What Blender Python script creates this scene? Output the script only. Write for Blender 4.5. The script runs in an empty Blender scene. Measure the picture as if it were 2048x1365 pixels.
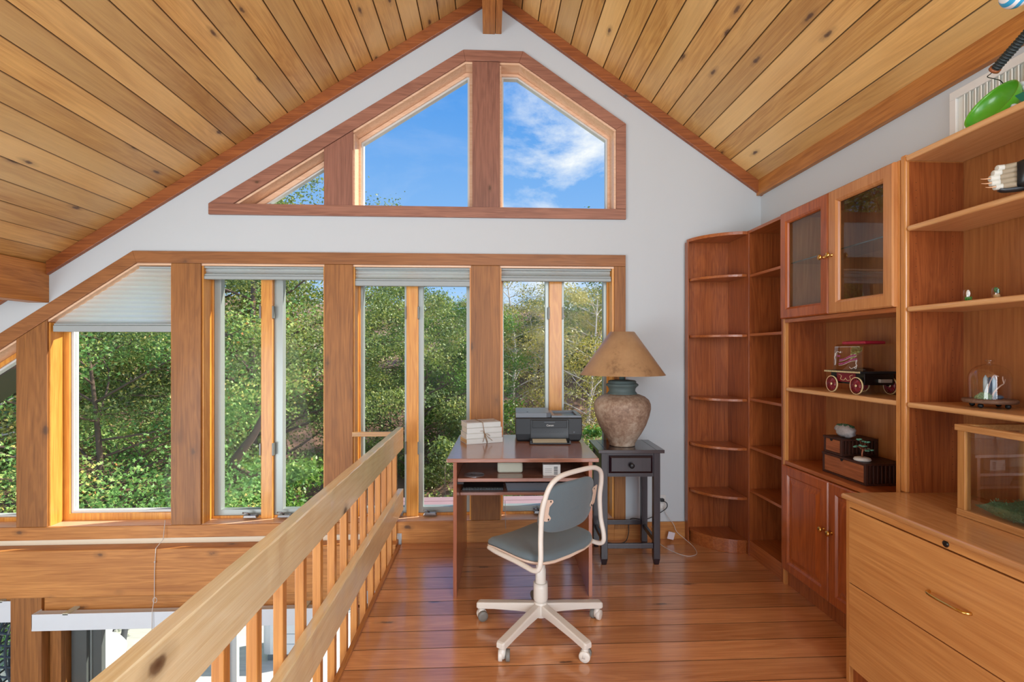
import bpy, bmesh, math, random
import numpy as np
from mathutils import Vector, Matrix

D = bpy.data
SC = bpy.context.scene
COL = SC.collection
R = math.radians

# ------------------------------------------------------------------ camera, sky, sun, exposure
YAW = R(2.63)
CAM_H = 1.38
cam_d = D.cameras.new('camera')
cam = D.objects.new('camera', cam_d)
COL.objects.link(cam)
cam.location = (0, 0, CAM_H)
cam.rotation_euler = (R(90), 0, -YAW)
cam_d.sensor_width = 36
cam_d.lens = 36 * 1000 / 2048
cam_d.shift_y = 20.5 / 2048
cam_d.clip_start = 0.02
cam_d.clip_end = 300
SC.camera = cam

SC.view_settings.view_transform = 'Standard'
SC.view_settings.look = 'None'
SC.view_settings.gamma = 1
SC.view_settings.use_curve_mapping = False
SC.view_settings.exposure = 0.0


class NT:
    def __init__(s, nt):
        s.nt = nt; s.n = nt.nodes; s.l = nt.links; s.n.clear()

    def add(s, t, **kw):
        nd = s.n.new('ShaderNode' + t)
        for k, v in kw.items():
            setattr(nd, k, v)
        return nd

    def set(s, sock, v):
        if isinstance(v, bpy.types.NodeSocket):
            s.l.new(v, sock)
        else:
            try:
                sock.default_value = v
            except Exception:
                sock.default_value = tuple(v) + (1,)

    def math(s, op, a, b=0.0, c=None, clamp=False):
        nd = s.add('Math', operation=op, use_clamp=clamp)
        s.set(nd.inputs[0], a); s.set(nd.inputs[1], b)
        if c is not None: s.set(nd.inputs[2], c)
        return nd.outputs[0]

    def mix(s, f, a, b, mode='MIX'):
        nd = s.add('Mix', data_type='RGBA', blend_type=mode)
        s.set(nd.inputs[0], f); s.set(nd.inputs[6], a); s.set(nd.inputs[7], b)
        return nd.outputs[2]

    def ramp(s, f, stops):
        nd = s.add('ValToRGB')
        s.set(nd.inputs[0], f)
        cr = nd.color_ramp
        while len(cr.elements) < len(stops): cr.elements.new(0.5)
        for e, (p, c) in zip(cr.elements, stops):
            e.position = p
            e.color = (c, c, c, 1) if isinstance(c, (int, float)) else tuple(c) + (1,)
        return nd.outputs[0]

    def noise(s, vec, scale, detail=3, rough=0.5, dist=0.0):
        nd = s.add('TexNoise')
        s.set(nd.inputs['Vector'], vec)
        nd.inputs['Scale'].default_value = scale
        nd.inputs['Detail'].default_value = detail
        nd.inputs['Roughness'].default_value = rough
        nd.inputs['Distortion'].default_value = dist
        return nd.outputs[0]

    def mapping(s, vec, scale=(1, 1, 1), loc=(0, 0, 0)):
        nd = s.add('Mapping')
        s.set(nd.inputs[0], vec)
        nd.inputs['Scale'].default_value = scale
        nd.inputs['Location'].default_value = loc
        return nd.outputs[0]


def L(r, g, b):
    """sRGB 0-255 to linear"""
    return tuple(((c / 255) / 12.92 if c / 255 <= 0.04045 else ((c / 255 + 0.055) / 1.055) ** 2.4) for c in (r, g, b))


# world: clear blue day with a few fair-weather clouds on the right
wd = D.worlds.new('World'); SC.world = wd; wd.use_nodes = True
w = NT(wd.node_tree)
tc = w.add('TexCoord')
sp = w.add('SeparateXYZ'); w.l.new(tc.outputs['Generated'], sp.inputs[0])
zz = sp.outputs[2]
sky = w.ramp(zz, [(0.0, L(196, 220, 246)), (0.12, L(158, 202, 250)), (0.45, L(90, 158, 236)), (1.0, L(45, 105, 205))])
cv = w.mapping(tc.outputs['Generated'], scale=(1.0, 1.0, 2.3), loc=(0.37, 0.0, 0.1))
n1 = w.noise(cv, 3.4, 8, 0.62, 0.25)
cl = w.ramp(n1, [(0.44, 0.0), (0.62, 1.0)])
side = w.ramp(w.math('MULTIPLY_ADD', sp.outputs[0], 1.0, 0.5), [(0.46, 0.12), (0.60, 1.0)])
cl = w.math('MULTIPLY', cl, side)
col = w.mix(cl, sky, L(250, 251, 255))
bg = w.add('Background'); w.set(bg.inputs[0], col); bg.inputs[1].default_value = 1.05
wo = w.add('OutputWorld'); w.l.new(bg.outputs[0], wo.inputs[0])

sun_d = D.lights.new('sun', 'SUN'); sun_d.energy = 7.5; sun_d.angle = R(0.6); sun_d.color = (1.0, 0.93, 0.82)
sun = D.objects.new('sun', sun_d); COL.objects.link(sun)
sv = Vector((0.80, 0.24, 0.62)).normalized()
sun.rotation_euler = sv.to_track_quat('Z', 'Y').to_euler()
sun.location = (8, 3, 9)


def area(name, loc, target, sx, sy, power, color=(1, 1, 1)):
    ld = D.lights.new(name, 'AREA'); ld.shape = 'RECTANGLE'; ld.size = sx; ld.size_y = sy
    ld.energy = power; ld.color = color
    o = D.objects.new(name, ld); COL.objects.link(o); o.location = loc
    o.rotation_euler = (Vector(loc) - Vector(target)).to_track_quat('Z', 'Y').to_euler()
    return o


# added fill lamps, unseen, behind the camera and to its right and left
area('rear_fill_light', (1.0, -3.4, 2.0), (-0.3, 3.6, 1.6), 5.4, 3.6, 178, (0.93, 0.97, 1.0))
area('right_fill_light', (1.9, -1.7, 1.9), (-0.9, 2.2, 0.9), 2.4, 2.2, 135, (0.93, 0.97, 1.0))
area('left_fill_light', (-3.9, -0.6, 0.4), (1.4, 1.6, 1.6), 2.8, 2.6, 185, (0.90, 0.96, 1.0))

# ------------------------------------------------------------------ pixel -> place on a vertical plane
CA, SA = math.cos(YAW), math.sin(YAW)


def W(u, v, Y=3.63):
    t = (u - 1024) / 1000
    x = Y * (t * CA + SA) / (CA - t * SA)
    d = x * SA + Y * CA
    return x, CAM_H + (703 - v) * d / 1000


# ------------------------------------------------------------------ materials
MATS = {}


def new_mat(name):
    m = D.materials.new(name); m.use_nodes = True
    t = NT(m.node_tree)
    out = t.add('OutputMaterial')
    b = t.add('BsdfPrincipled')
    t.l.new(b.outputs[0], out.inputs[0])
    MATS[name] = m
    return m, t, b


def plain(name, c, rough=0.5, metal=0.0, coat=0.0, var=0.06, scale=20, bump=0.0, sheen=0.0):
    m, t, b = new_mat(name)
    tc = t.add('TexCoord')
    n = t.noise(tc.outputs['Object'], scale, 4)
    f = t.math('MULTIPLY_ADD', n, 2 * var, 1 - var)
    cb = t.add('CombineColor'); [t.set(cb.inputs[i], f) for i in range(3)]
    t.set(b.inputs['Base Color'], t.mix(1.0, tuple(c) + (1,), cb.outputs[0], 'MULTIPLY'))
    b.inputs['Roughness'].default_value = rough
    b.inputs['Metallic'].default_value = metal
    b.inputs['Coat Weight'].default_value = coat
    if sheen: b.inputs['Sheen Weight'].default_value = sheen
    if bump:
        bp = t.add('Bump'); bp.inputs['Strength'].default_value = bump; bp.inputs['Distance'].default_value = 0.002
        t.set(bp.inputs['Height'], n); t.l.new(bp.outputs[0], b.inputs['Normal'])
    return m


def wood(name, light, dark, axis='Z', knots=0.0, rough=0.35, coat=0.0, grain=1.0, plank=None, across='X', tint=0.0,
         knot_col=(0.10, 0.045, 0.02), bump=0.15, cscale=(1.6, 0.75), pale=None, coat_rough=0.12):
    m, t, b = new_mat(name)
    if not any(k in name for k in ('cedar', 'rail', 'deck', 'desk', 'espresso')):
        light = (light[0], light[1] * 0.96, light[2] * 0.80); dark = (dark[0], dark[1] * 0.94, dark[2] * 0.74)
        if pale: pale = (pale[0], pale[1], pale[2] * 0.9)
    tc = t.add('TexCoord')
    s = t.add('SeparateXYZ'); t.l.new(tc.outputs['Object'], s.inputs[0])
    co = {'X': s.outputs[0], 'Y': s.outputs[1], 'Z': s.outputs[2]}
    al = co[axis]
    others = [k for k in 'XYZ' if k != axis]
    if plank:
        a1 = co[across]
        other = [k for k in others if k != across][0]
        idx = t.math('FLOOR', t.math('ADD', t.math('DIVIDE', a1, plank[0]), plank[1]))
        wn = t.add('TexWhiteNoise', noise_dimensions='1D'); t.set(wn.inputs['W'], idx)
        rnd = wn.outputs['Value']
        al = t.math('ADD', al, t.math('MULTIPLY', rnd, 37.0))
        c1, c2 = a1, t.math('ADD', co[other], t.math('MULTIPLY', idx, 0.731))
        if plank[0]:
            c2 = t.math('MULTIPLY', idx, 0.731)
    else:
        rnd = None
        c1, c2 = co[others[0]], co[others[1]]
    vec = t.add('CombineXYZ'); t.set(vec.inputs[0], c1); t.set(vec.inputs[1], c2); t.set(vec.inputs[2], al)
    v = vec.outputs[0]
    g1 = t.noise(t.mapping(v, (7 * grain, 7 * grain, 0.7 * grain)), 1.0, 4, 0.55, 1.2)
    ring = t.math('SINE', t.math('MULTIPLY', g1, 46.0))
    ring = t.math('MULTIPLY_ADD', ring, 0.5, 0.5)
    g2 = t.noise(t.mapping(v, (90 * grain, 90 * grain, 3.0 * grain)), 1.0, 3, 0.6)
    g3 = t.noise(t.mapping(v, (3.5, 3.5, 1.2)), 1.0, 3)
    g4 = t.noise(t.mapping(v, (260 * grain, 260 * grain, 5.0 * grain)), 1.0, 2, 0.5)
    f = t.math('ADD', t.math('MULTIPLY', ring, 0.30), t.math('MULTIPLY_ADD', g2, 1.3, -0.42))
    f = t.math('ADD', f, t.math('MULTIPLY_ADD', g4, 0.8, -0.4))
    f = t.math('ADD', f, t.math('MULTIPLY_ADD', g3, 0.9, -0.34), clamp=True)
    c = t.mix(f, tuple(dark) + (1,), tuple(light) + (1,))
    if pale is not None:
        pz = t.ramp(t.noise(t.mapping(v, (2.2, 2.2, 0.5), (3, 1, 7)), 1.0, 3), [(0.42, 0.0), (0.66, 0.75)])
        c = t.mix(pz, c, tuple(pale) + (1,))
    if rnd is not None and tint:
        k = t.math('MULTIPLY_ADD', rnd, 2 * tint, 1 - tint)
        cb = t.add('CombineColor'); [t.set(cb.inputs[i], k) for i in range(3)]
        c = t.mix(1.0, c, cb.outputs[0], 'MULTIPLY')
    if knots:
        vo = t.add('TexVoronoi'); vo.inputs['Scale'].default_value = 1.0
        if plank:
            vo.voronoi_dimensions = '2D'
            v2 = t.add('CombineXYZ'); t.set(v2.inputs[0], t.math('MULTIPLY', c1, 5.5 * cscale[0])); t.set(v2.inputs[1], t.math('MULTIPLY', al, 2.3 * cscale[1]))
            t.set(vo.inputs['Vector'], v2.outputs[0]); kk = 1.0
        else:
            t.set(vo.inputs['Vector'], t.mapping(v, (6.0, 6.0, 3.4))); kk = 1.6
        dn = t.noise(v, 34, 2)
        dd = t.math('ADD', vo.outputs['Distance'], t.math('MULTIPLY_ADD', dn, 0.08, -0.04))
        kn = t.ramp(dd, [(0.0, 1.0), (0.045 * knots * kk, 0.85), (0.075 * knots * kk, 0.3), (0.16 * knots * kk, 0.0)])
        # only some cells carry a knot
        sel = t.math('GREATER_THAN', t.math('FRACT', t.math('MULTIPLY', vo.outputs['Color'], 7.3)), 0.60 if plank else 0.3)
        kn = t.math('MULTIPLY', kn, sel)
        c = t.mix(kn, c, tuple(knot_col) + (1,))
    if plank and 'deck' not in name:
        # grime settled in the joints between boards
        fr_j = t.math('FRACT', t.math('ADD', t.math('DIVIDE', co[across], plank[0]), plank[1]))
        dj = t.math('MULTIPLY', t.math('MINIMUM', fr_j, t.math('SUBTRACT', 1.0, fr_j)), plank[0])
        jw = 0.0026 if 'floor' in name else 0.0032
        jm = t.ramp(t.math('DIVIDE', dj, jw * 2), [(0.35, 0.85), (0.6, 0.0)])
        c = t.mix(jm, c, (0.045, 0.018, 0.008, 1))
    t.set(b.inputs['Base Color'], c)
    b.inputs['Roughness'].default_value = rough
    b.inputs['Coat Weight'].default_value = coat
    b.inputs['Coat Roughness'].default_value = coat_rough
    if coat >= 0.5: b.inputs['Coat IOR'].default_value = 1.75
    bp = t.add('Bump'); bp.inputs['Strength'].default_value = bump; bp.inputs['Distance'].default_value = 0.003
    t.set(bp.inputs['Height'], f); t.l.new(bp.outputs[0], b.inputs['Normal'])
    if coat:
        # old varnish is not flat
        bp2 = t.add('Bump'); bp2.inputs['Strength'].default_value = 0.12; bp2.inputs['Distance'].default_value = 0.01
        t.set(bp2.inputs['Height'], t.noise(tc.outputs['Object'], 9, 2)); t.l.new(bp2.outputs[0], b.inputs['Coat Normal'])
    return m


CEIL_W = 0.1185
FLOOR_W = 0.146
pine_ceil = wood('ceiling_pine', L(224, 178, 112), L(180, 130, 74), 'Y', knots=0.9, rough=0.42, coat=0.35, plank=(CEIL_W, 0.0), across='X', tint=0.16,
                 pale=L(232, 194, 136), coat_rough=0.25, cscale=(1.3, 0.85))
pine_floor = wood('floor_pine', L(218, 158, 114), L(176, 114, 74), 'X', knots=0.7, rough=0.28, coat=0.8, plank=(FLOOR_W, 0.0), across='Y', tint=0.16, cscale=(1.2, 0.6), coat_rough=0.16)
timber_v = wood('timber_upright', L(168, 112, 60), L(124, 78, 38), 'Z', knots=1.0, rough=0.55, coat=0.08)
timber_h = wood('timber_level', L(208, 146, 84), L(162, 104, 54), 'X', knots=0.8, rough=0.55, coat=0.08)
casing_h = wood('casing_level', L(166, 110, 66), L(124, 78, 42), 'X', knots=0.8, rough=0.55, coat=0.08)
timber_y = wood('timber_deep', L(200, 136, 72), L(150, 92, 44), 'Y', knots=0.8, rough=0.5, coat=0.1)
cedar_h = wood('cedar_level', L(174, 120, 96), L(130, 84, 66), 'X', knots=0.5, rough=0.5, coat=0.1)
mold_x = wood('moulding_wood', L(170, 100, 54), L(120, 62, 30), 'X', knots=0.5, rough=0.45, coat=0.15)
jamb_w = wood('jamb_pine', L(232, 170, 84), L(196, 126, 52), 'Z', knots=0.0, rough=0.4, coat=0.25)
jamb_h = wood('jamb_cedar_level', L(240, 204, 172), L(218, 172, 136), 'X', knots=0.0, rough=0.4, coat=0.25)
rail_w = wood('rail_pine', L(252, 238, 198), L(234, 208, 154), 'Y', knots=0.9, rough=0.3, coat=0.6, knot_col=(0.09, 0.045, 0.02))
rail_x = wood('rail_pine_cross', L(206, 160, 100), L(160, 112, 60), 'X', rough=0.3, coat=0.6)
balu_w = wood('baluster_pine', L(214, 152, 86), L(178, 116, 60), 'Z', knots=0.5, rough=0.4, coat=0.35)
cherry_z = wood('cherry_upright', L(172, 98, 54), L(122, 60, 30), 'Z', rough=0.32, coat=0.25, grain=1.3, bump=0.05)
cherry_y = wood('cherry_level', L(182, 108, 60), L(136, 70, 36), 'Y', rough=0.3, coat=0.3, grain=1.3, bump=0.05)
cherry_in = wood('cherry_back_panel', L(170, 112, 66), L(136, 82, 46), 'Z', rough=0.4, coat=0.1, grain=0.9, bump=0.05)
edge_y = wood('maple_edge', L(228, 184, 140), L(204, 152, 106), 'Y', rough=0.32, coat=0.25, grain=1.2, bump=0.05)
edge_z = wood('maple_edge_upright', L(214, 156, 98), L(186, 122, 68), 'Z', rough=0.32, coat=0.25, grain=1.2, bump=0.05)
door_w = wood('door_cherry', L(184, 98, 46), L(134, 62, 26), 'Z', rough=0.3, coat=0.35, grain=1.2, bump=0.05)
door_lit = wood('door_lit_cherry', L(206, 148, 100), L(178, 116, 72), 'Z', rough=0.3, coat=0.35, grain=1.2, bump=0.05)  # paler copy of the door cherry, reflected light put into its colour
file_w = wood('filing_cherry', L(222, 166, 108), L(192, 132, 80), 'Y', rough=0.3, coat=0.35, grain=0.7, bump=0.05)
file_t = wood('filing_top_cherry', L(206, 154, 108), L(176, 126, 84), 'Y', rough=0.26, coat=0.5, grain=1.3, bump=0.05)
desk_w = wood('desk_cherry', L(172, 118, 94), L(140, 90, 70), 'X', rough=0.24, coat=0.6, grain=0.8, bump=0.03, coat_rough=0.12)
desk_z = wood('desk_side_cherry', L(176, 104, 66), L(134, 70, 40), 'Z', rough=0.28, coat=0.4, grain=0.9, bump=0.03)
darkwood = wood('espresso_wood', L(36, 20, 30), L(24, 12, 20), 'Z', rough=0.35, coat=0.2, grain=1.0, bump=0.05)
darktop = wood('espresso_top', L(46, 28, 34), L(30, 18, 24), 'X', rough=0.25, coat=0.45, grain=1.0, bump=0.05)
box_w = wood('box_brown_wood', L(172, 104, 68), L(122, 68, 42), 'Y', rough=0.5, grain=1.5)
box_dark = wood('box_dark_wood', L(74, 40, 30), L(48, 24, 18), 'Z', rough=0.5, grain=1.5)
oak = wood('terrarium_oak', L(206, 160, 112), L(176, 124, 76), 'Y', rough=0.4, coat=0.2, grain=1.5)
oak_z = wood('terrarium_oak_upright', L(196, 146, 92), L(166, 112, 62), 'Z', rough=0.4, coat=0.2, grain=1.5)
plaster = plain('plaster_white', L(197, 203, 206), 0.85, var=0.015, scale=3, bump=0.03)
cream_strip = plain('cream_plaster', L(232, 220, 196), 0.8, var=0.02)
white_sash = plain('white_vinyl', L(206, 210, 208), 0.4, var=0.03)
alu = plain('grey_aluminium', L(158, 166, 162), 0.35, metal=0.3, var=0.03)
chrome = plain('brushed_steel', L(150, 150, 150), 0.25, metal=0.9, var=0.05)
latch_m = plain('dull_latch', L(120, 122, 118), 0.45, metal=0.4)
brass = plain('polished_brass', L(224, 186, 110), 0.15, metal=1.0, var=0.03)
black_pl = plain('black_plastic', L(25, 29, 33), 0.45, var=0.08, scale=60)
black_gl = plain('black_gloss', L(10, 11, 13), 0.3, coat=0.15)
grey_pl = plain('printer_lid_grey', L(110, 118, 126), 0.3, var=0.05)
white_pl = plain('white_plastic', L(226, 226, 222), 0.4)
paper = plain('book_paper', L(212, 210, 202), 0.8, var=0.05, scale=120)
book_cover = plain('book_white_cover', L(210, 213, 210), 0.6, var=0.05)
book_tan = plain('book_tan_pages', L(206, 176, 128), 0.8, var=0.06, scale=100)
twine_m = plain('jute_twine', L(150, 120, 88), 0.9)
chair_m = plain('chair_beige_metal', L(222, 216, 206), 0.38, coat=0.2, var=0.02)
shell_m = plain('chair_shell', L(222, 196, 176), 0.45, var=0.02)
fabric_m = plain('chair_grey_fabric', L(98, 112, 118), 0.95, var=0.16, scale=420, bump=0.4, sheen=0.2)
caster_m = plain('caster_grey', L(120, 118, 112), 0.5)
clay = plain('lamp_clay', L(178, 150, 126), 0.6, var=0.28, scale=14, bump=0.2)
_t = NT.__new__(NT); _t.nt = clay.node_tree; _t.n = _t.nt.nodes; _t.l = _t.nt.links
_b = [x for x in _t.n if x.type == 'BSDF_PRINCIPLED'][0]; _tc = [x for x in _t.n if x.type == 'TEX_COORD'][0]
_f = _t.math('ADD', _t.math('MULTIPLY', _t.noise(_tc.outputs['Object'], 5, 6, 0.65), 0.6), _t.math('MULTIPLY', _t.noise(_tc.outputs['Object'], 45, 4, 0.7), 0.4))
_t.set(_b.inputs['Base Color'], _t.ramp(_f, [(0.34, L(104, 82, 70)), (0.47, L(150, 124, 104)), (0.56, L(176, 156, 136)), (0.68, L(196, 180, 164))]))
verdigris = plain('lamp_verdigris', L(84, 98, 96), 0.6, var=0.25, scale=25, bump=0.2)
gutter_m = plain('dark_gutter', L(52, 40, 36), 0.4)
valance_m = plain('white_valance', L(214, 220, 226), 0.5, var=0.02)
doorframe_m = plain('grey_door_frame', L(86, 90, 88), 0.45)
deck_m = wood('bleached_deck', L(236, 232, 228), L(206, 204, 202), 'X', rough=0.6, plank=(0.155, 0.0), across='Y', tint=0.05)
ledge_m = plain('mauve_boards', L(168, 136, 140), 0.6, var=0.1, scale=12)
white_paint = plain('white_paint', L(226, 230, 226), 0.5)
wicker_m = plain('grey_wicker', L(70, 72, 76), 0.7, var=0.2, scale=60)
cushion_m = plain('white_cushion', L(226, 226, 224), 0.95, var=0.06, scale=8)
cabinet_m = plain('grey_patio_box', L(232, 236, 240), 0.5)
green_pl = plain('lime_plastic', L(88, 168, 40), 0.28, coat=0.3, var=0.04)
teal_pl = plain('dark_teal_plastic', L(24, 110, 84), 0.4)
claw_grey = plain('pale_grey_plastic', L(188, 192, 192), 0.5)
coil_m = plain('black_coil', L(40, 50, 52), 0.55, var=0.3, scale=80)
leather = plain('black_leather', L(22, 26, 30), 0.35, var=0.3, scale=40, bump=0.4)
glove_w = plain('pale_glove', L(206, 206, 196), 0.6, var=0.1, scale=50)
glove_w2 = plain('khaki_glove', L(158, 146, 124), 0.7, var=0.1, scale=50)
claw_m = plain('tan_claw', L(226, 180, 140), 0.4)
blue_m = plain('blue_cuff', L(20, 62, 110), 0.45, var=0.4, scale=60)
rock_m = plain('speckled_rock', L(168, 168, 170), 0.85, var=0.45, scale=70, bump=0.6)
moss_m = plain('dark_moss', L(52, 92, 62), 0.95, var=0.3, scale=80)
moss_l = plain('pale_moss', L(122, 146, 104), 0.95, var=0.35, scale=60)
jade = plain('jade_leaf', L(86, 152, 128), 0.3, coat=0.4, var=0.15)
wire_m = plain('copper_wire', L(150, 96, 70), 0.4, metal=0.5)
red_pl = plain('wagon_red', L(124, 24, 40), 0.35, coat=0.3)
gold_m = plain('wagon_cream', L(230, 212, 160), 0.4, var=0.05)
lidred = plain('wagon_lid_red', L(168, 36, 60), 0.35)
blue_ball = None
sock_m = plain('outlet_white', L(214, 214, 210), 0.5)
black_cord = plain('black_cord', L(18, 18, 20), 0.5)
white_cord = plain('clear_cord', L(206, 200, 194), 0.4)
cream_paper = plain('cream_paper', L(206, 206, 186), 0.8)
cd_m = plain('disc_silver', L(190, 190, 194), 0.15, metal=0.8)
bark_d = plain('tree_bark', L(118, 96, 84), 0.9, var=0.35, scale=9, bump=0.4)
bark_l = plain('birch_bark', L(226, 214, 204), 0.8, var=0.25, scale=9)
soil_m = plain('hill_ground', L(150, 116, 98), 0.95, var=0.4, scale=2.5, bump=0.5)
stone_m = plain('garden_stone', L(156, 136, 140), 0.9, var=0.25, scale=6, bump=0.4)


def louver():
    m, t, b = new_mat('soft_white_metal')
    b.inputs['Base Color'].default_value = L(222, 224, 216) + (1,)
    b.inputs['Roughness'].default_value = 0.5
    return m


louver_m = louver()


def glass_mat(name, tintc=(1, 1, 1), refl=0.06, rough=0.0):
    m = D.materials.new(name); m.use_nodes = True
    t = NT(m.node_tree)
    out = t.add('OutputMaterial')
    tr = t.add('BsdfTransparent'); tr.inputs[0].default_value = tuple(tintc) + (1,)
    gl = t.add('BsdfGlossy'); gl.inputs['Roughness'].default_value = rough
    fr = t.add('Fresnel'); fr.inputs[0].default_value = 1.45
    geo = t.add('NewGeometry')
    f = t.math('MULTIPLY', t.math('MULTIPLY', fr.outputs[0], refl / 0.04, clamp=True), t.math('SUBTRACT', 1.0, geo.outputs['Backfacing']))
    mx = t.add('MixShader'); t.set(mx.inputs[0], f)
    t.l.new(tr.outputs[0], mx.inputs[1]); t.l.new(gl.outputs[0], mx.inputs[2])
    t.l.new(mx.outputs[0], out.inputs[0])
    MATS[name] = m
    return m


pane_m = glass_mat('window_glass', (0.97, 0.99, 0.98), 0.006)
cab_glass = glass_mat('cabinet_glass', (0.88, 0.89, 0.91), 0.06)
clear_glass = glass_mat('clear_glass', (0.96, 0.97, 0.97), 0.10)
edge_glass = glass_mat('glass_shelf', (0.5, 0.78, 0.78), 0.1)
case_glass = glass_mat('wagon_case', (0.93, 0.93, 0.92), 0.25)


def fabric_trans(name, c, tr=0.5):
    m = D.materials.new(name); m.use_nodes = True
    t = NT(m.node_tree)
    out = t.add('OutputMaterial')
    d = t.add('BsdfDiffuse'); d.inputs[0].default_value = tuple(c) + (1,)
    tl = t.add('BsdfTranslucent'); tl.inputs[0].default_value = tuple(c) + (1,)
    mx = t.add('MixShader'); mx.inputs[0].default_value = tr
    t.l.new(d.outputs[0], mx.inputs[1]); t.l.new(tl.outputs[0], mx.inputs[2]); t.l.new(mx.outputs[0], out.inputs[0])
    MATS[name] = m
    return m


shade_m = fabric_trans('pleated_fabric', L(242, 252, 254), 0.78)
shade_rail = plain('shade_rail_grey', L(158, 166, 166), 0.5, var=0.03)


def leaf_mat(name, cols, rough=0.45):
    m, t, b = new_mat(name)
    at = t.add('Attribute'); at.attribute_name = 'tint'
    n = len(cols)
    stops = [(i / (n - 1), L(*c)) for i, c in enumerate(cols)]
    c = t.ramp(at.outputs['Fac'], stops)
    t.set(b.inputs['Base Color'], c)
    b.inputs['Roughness'].default_value = rough
    tl = t.add('BsdfTranslucent'); t.set(tl.inputs[0], t.mix(1.0, c, (1.0, 1.0, 0.55, 1), 'MULTIPLY'))
    mx = t.add('MixShader'); mx.inputs[0].default_value = 0.32
    out = [x for x in t.n if x.type == 'OUTPUT_MATERIAL'][0]
    t.l.new(b.outputs[0], mx.inputs[1]); t.l.new(tl.outputs[0], mx.inputs[2]); t.l.new(mx.outputs[0], out.inputs[0])
    return m


leaf_maple = leaf_mat('maple_leaves', [(84, 124, 66), (116, 164, 88), (146, 190, 106), (190, 212, 126), (226, 206, 120), (214, 140, 84)])
leaf_dark = leaf_mat('dark_leaves', [(84, 104, 66), (116, 138, 82), (150, 168, 98), (184, 186, 112), (208, 192, 116)])
leaf_yel = leaf_mat('autumn_leaves', [(136, 138, 84), (172, 168, 100), (204, 192, 116), (224, 206, 122), (222, 184, 108)])
leaf_lime = leaf_mat('lime_leaves', [(80, 124, 56), (112, 156, 68), (146, 180, 84), (176, 196, 96)])
leaf_far = leaf_mat('distant_leaves', [(88, 98, 74), (112, 116, 80), (140, 136, 86), (120, 118, 100)])


def shade_cloth():
    m, t, b = new_mat('lamp_shade_parchment')
    tc = t.add('TexCoord')
    n = t.noise(tc.outputs['Object'], 7, 5, 0.6)
    n2 = t.noise(tc.outputs['Object'], 60, 3, 0.6)
    f = t.math('ADD', t.math('MULTIPLY', n, 0.8), t.math('MULTIPLY', n2, 0.25))
    c = t.ramp(f, [(0.30, L(112, 82, 58)), (0.48, L(170, 134, 96)), (0.8, L(186, 150, 108))])
    t.set(b.inputs['Base Color'], c); b.inputs['Roughness'].default_value = 0.5
    b.inputs['Coat Weight'].default_value = 0.3; b.inputs['Coat Roughness'].default_value = 0.35
    return m


lampshade_m = shade_cloth()


def swirl():
    m, t, b = new_mat('blue_white_swirl')
    tc = t.add('TexCoord')
    wv = t.add('TexWave'); wv.inputs['Scale'].default_value = 14; wv.inputs['Distortion'].default_value = 3
    t.l.new(tc.outputs['Object'], wv.inputs[0])
    t.set(b.inputs['Base Color'], t.ramp(wv.outputs[1], [(0.45, L(60, 170, 220)), (0.55, L(240, 244, 246))]))
    b.inputs['Roughness'].default_value = 0.2
    return m


swirl_m = swirl()


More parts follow.
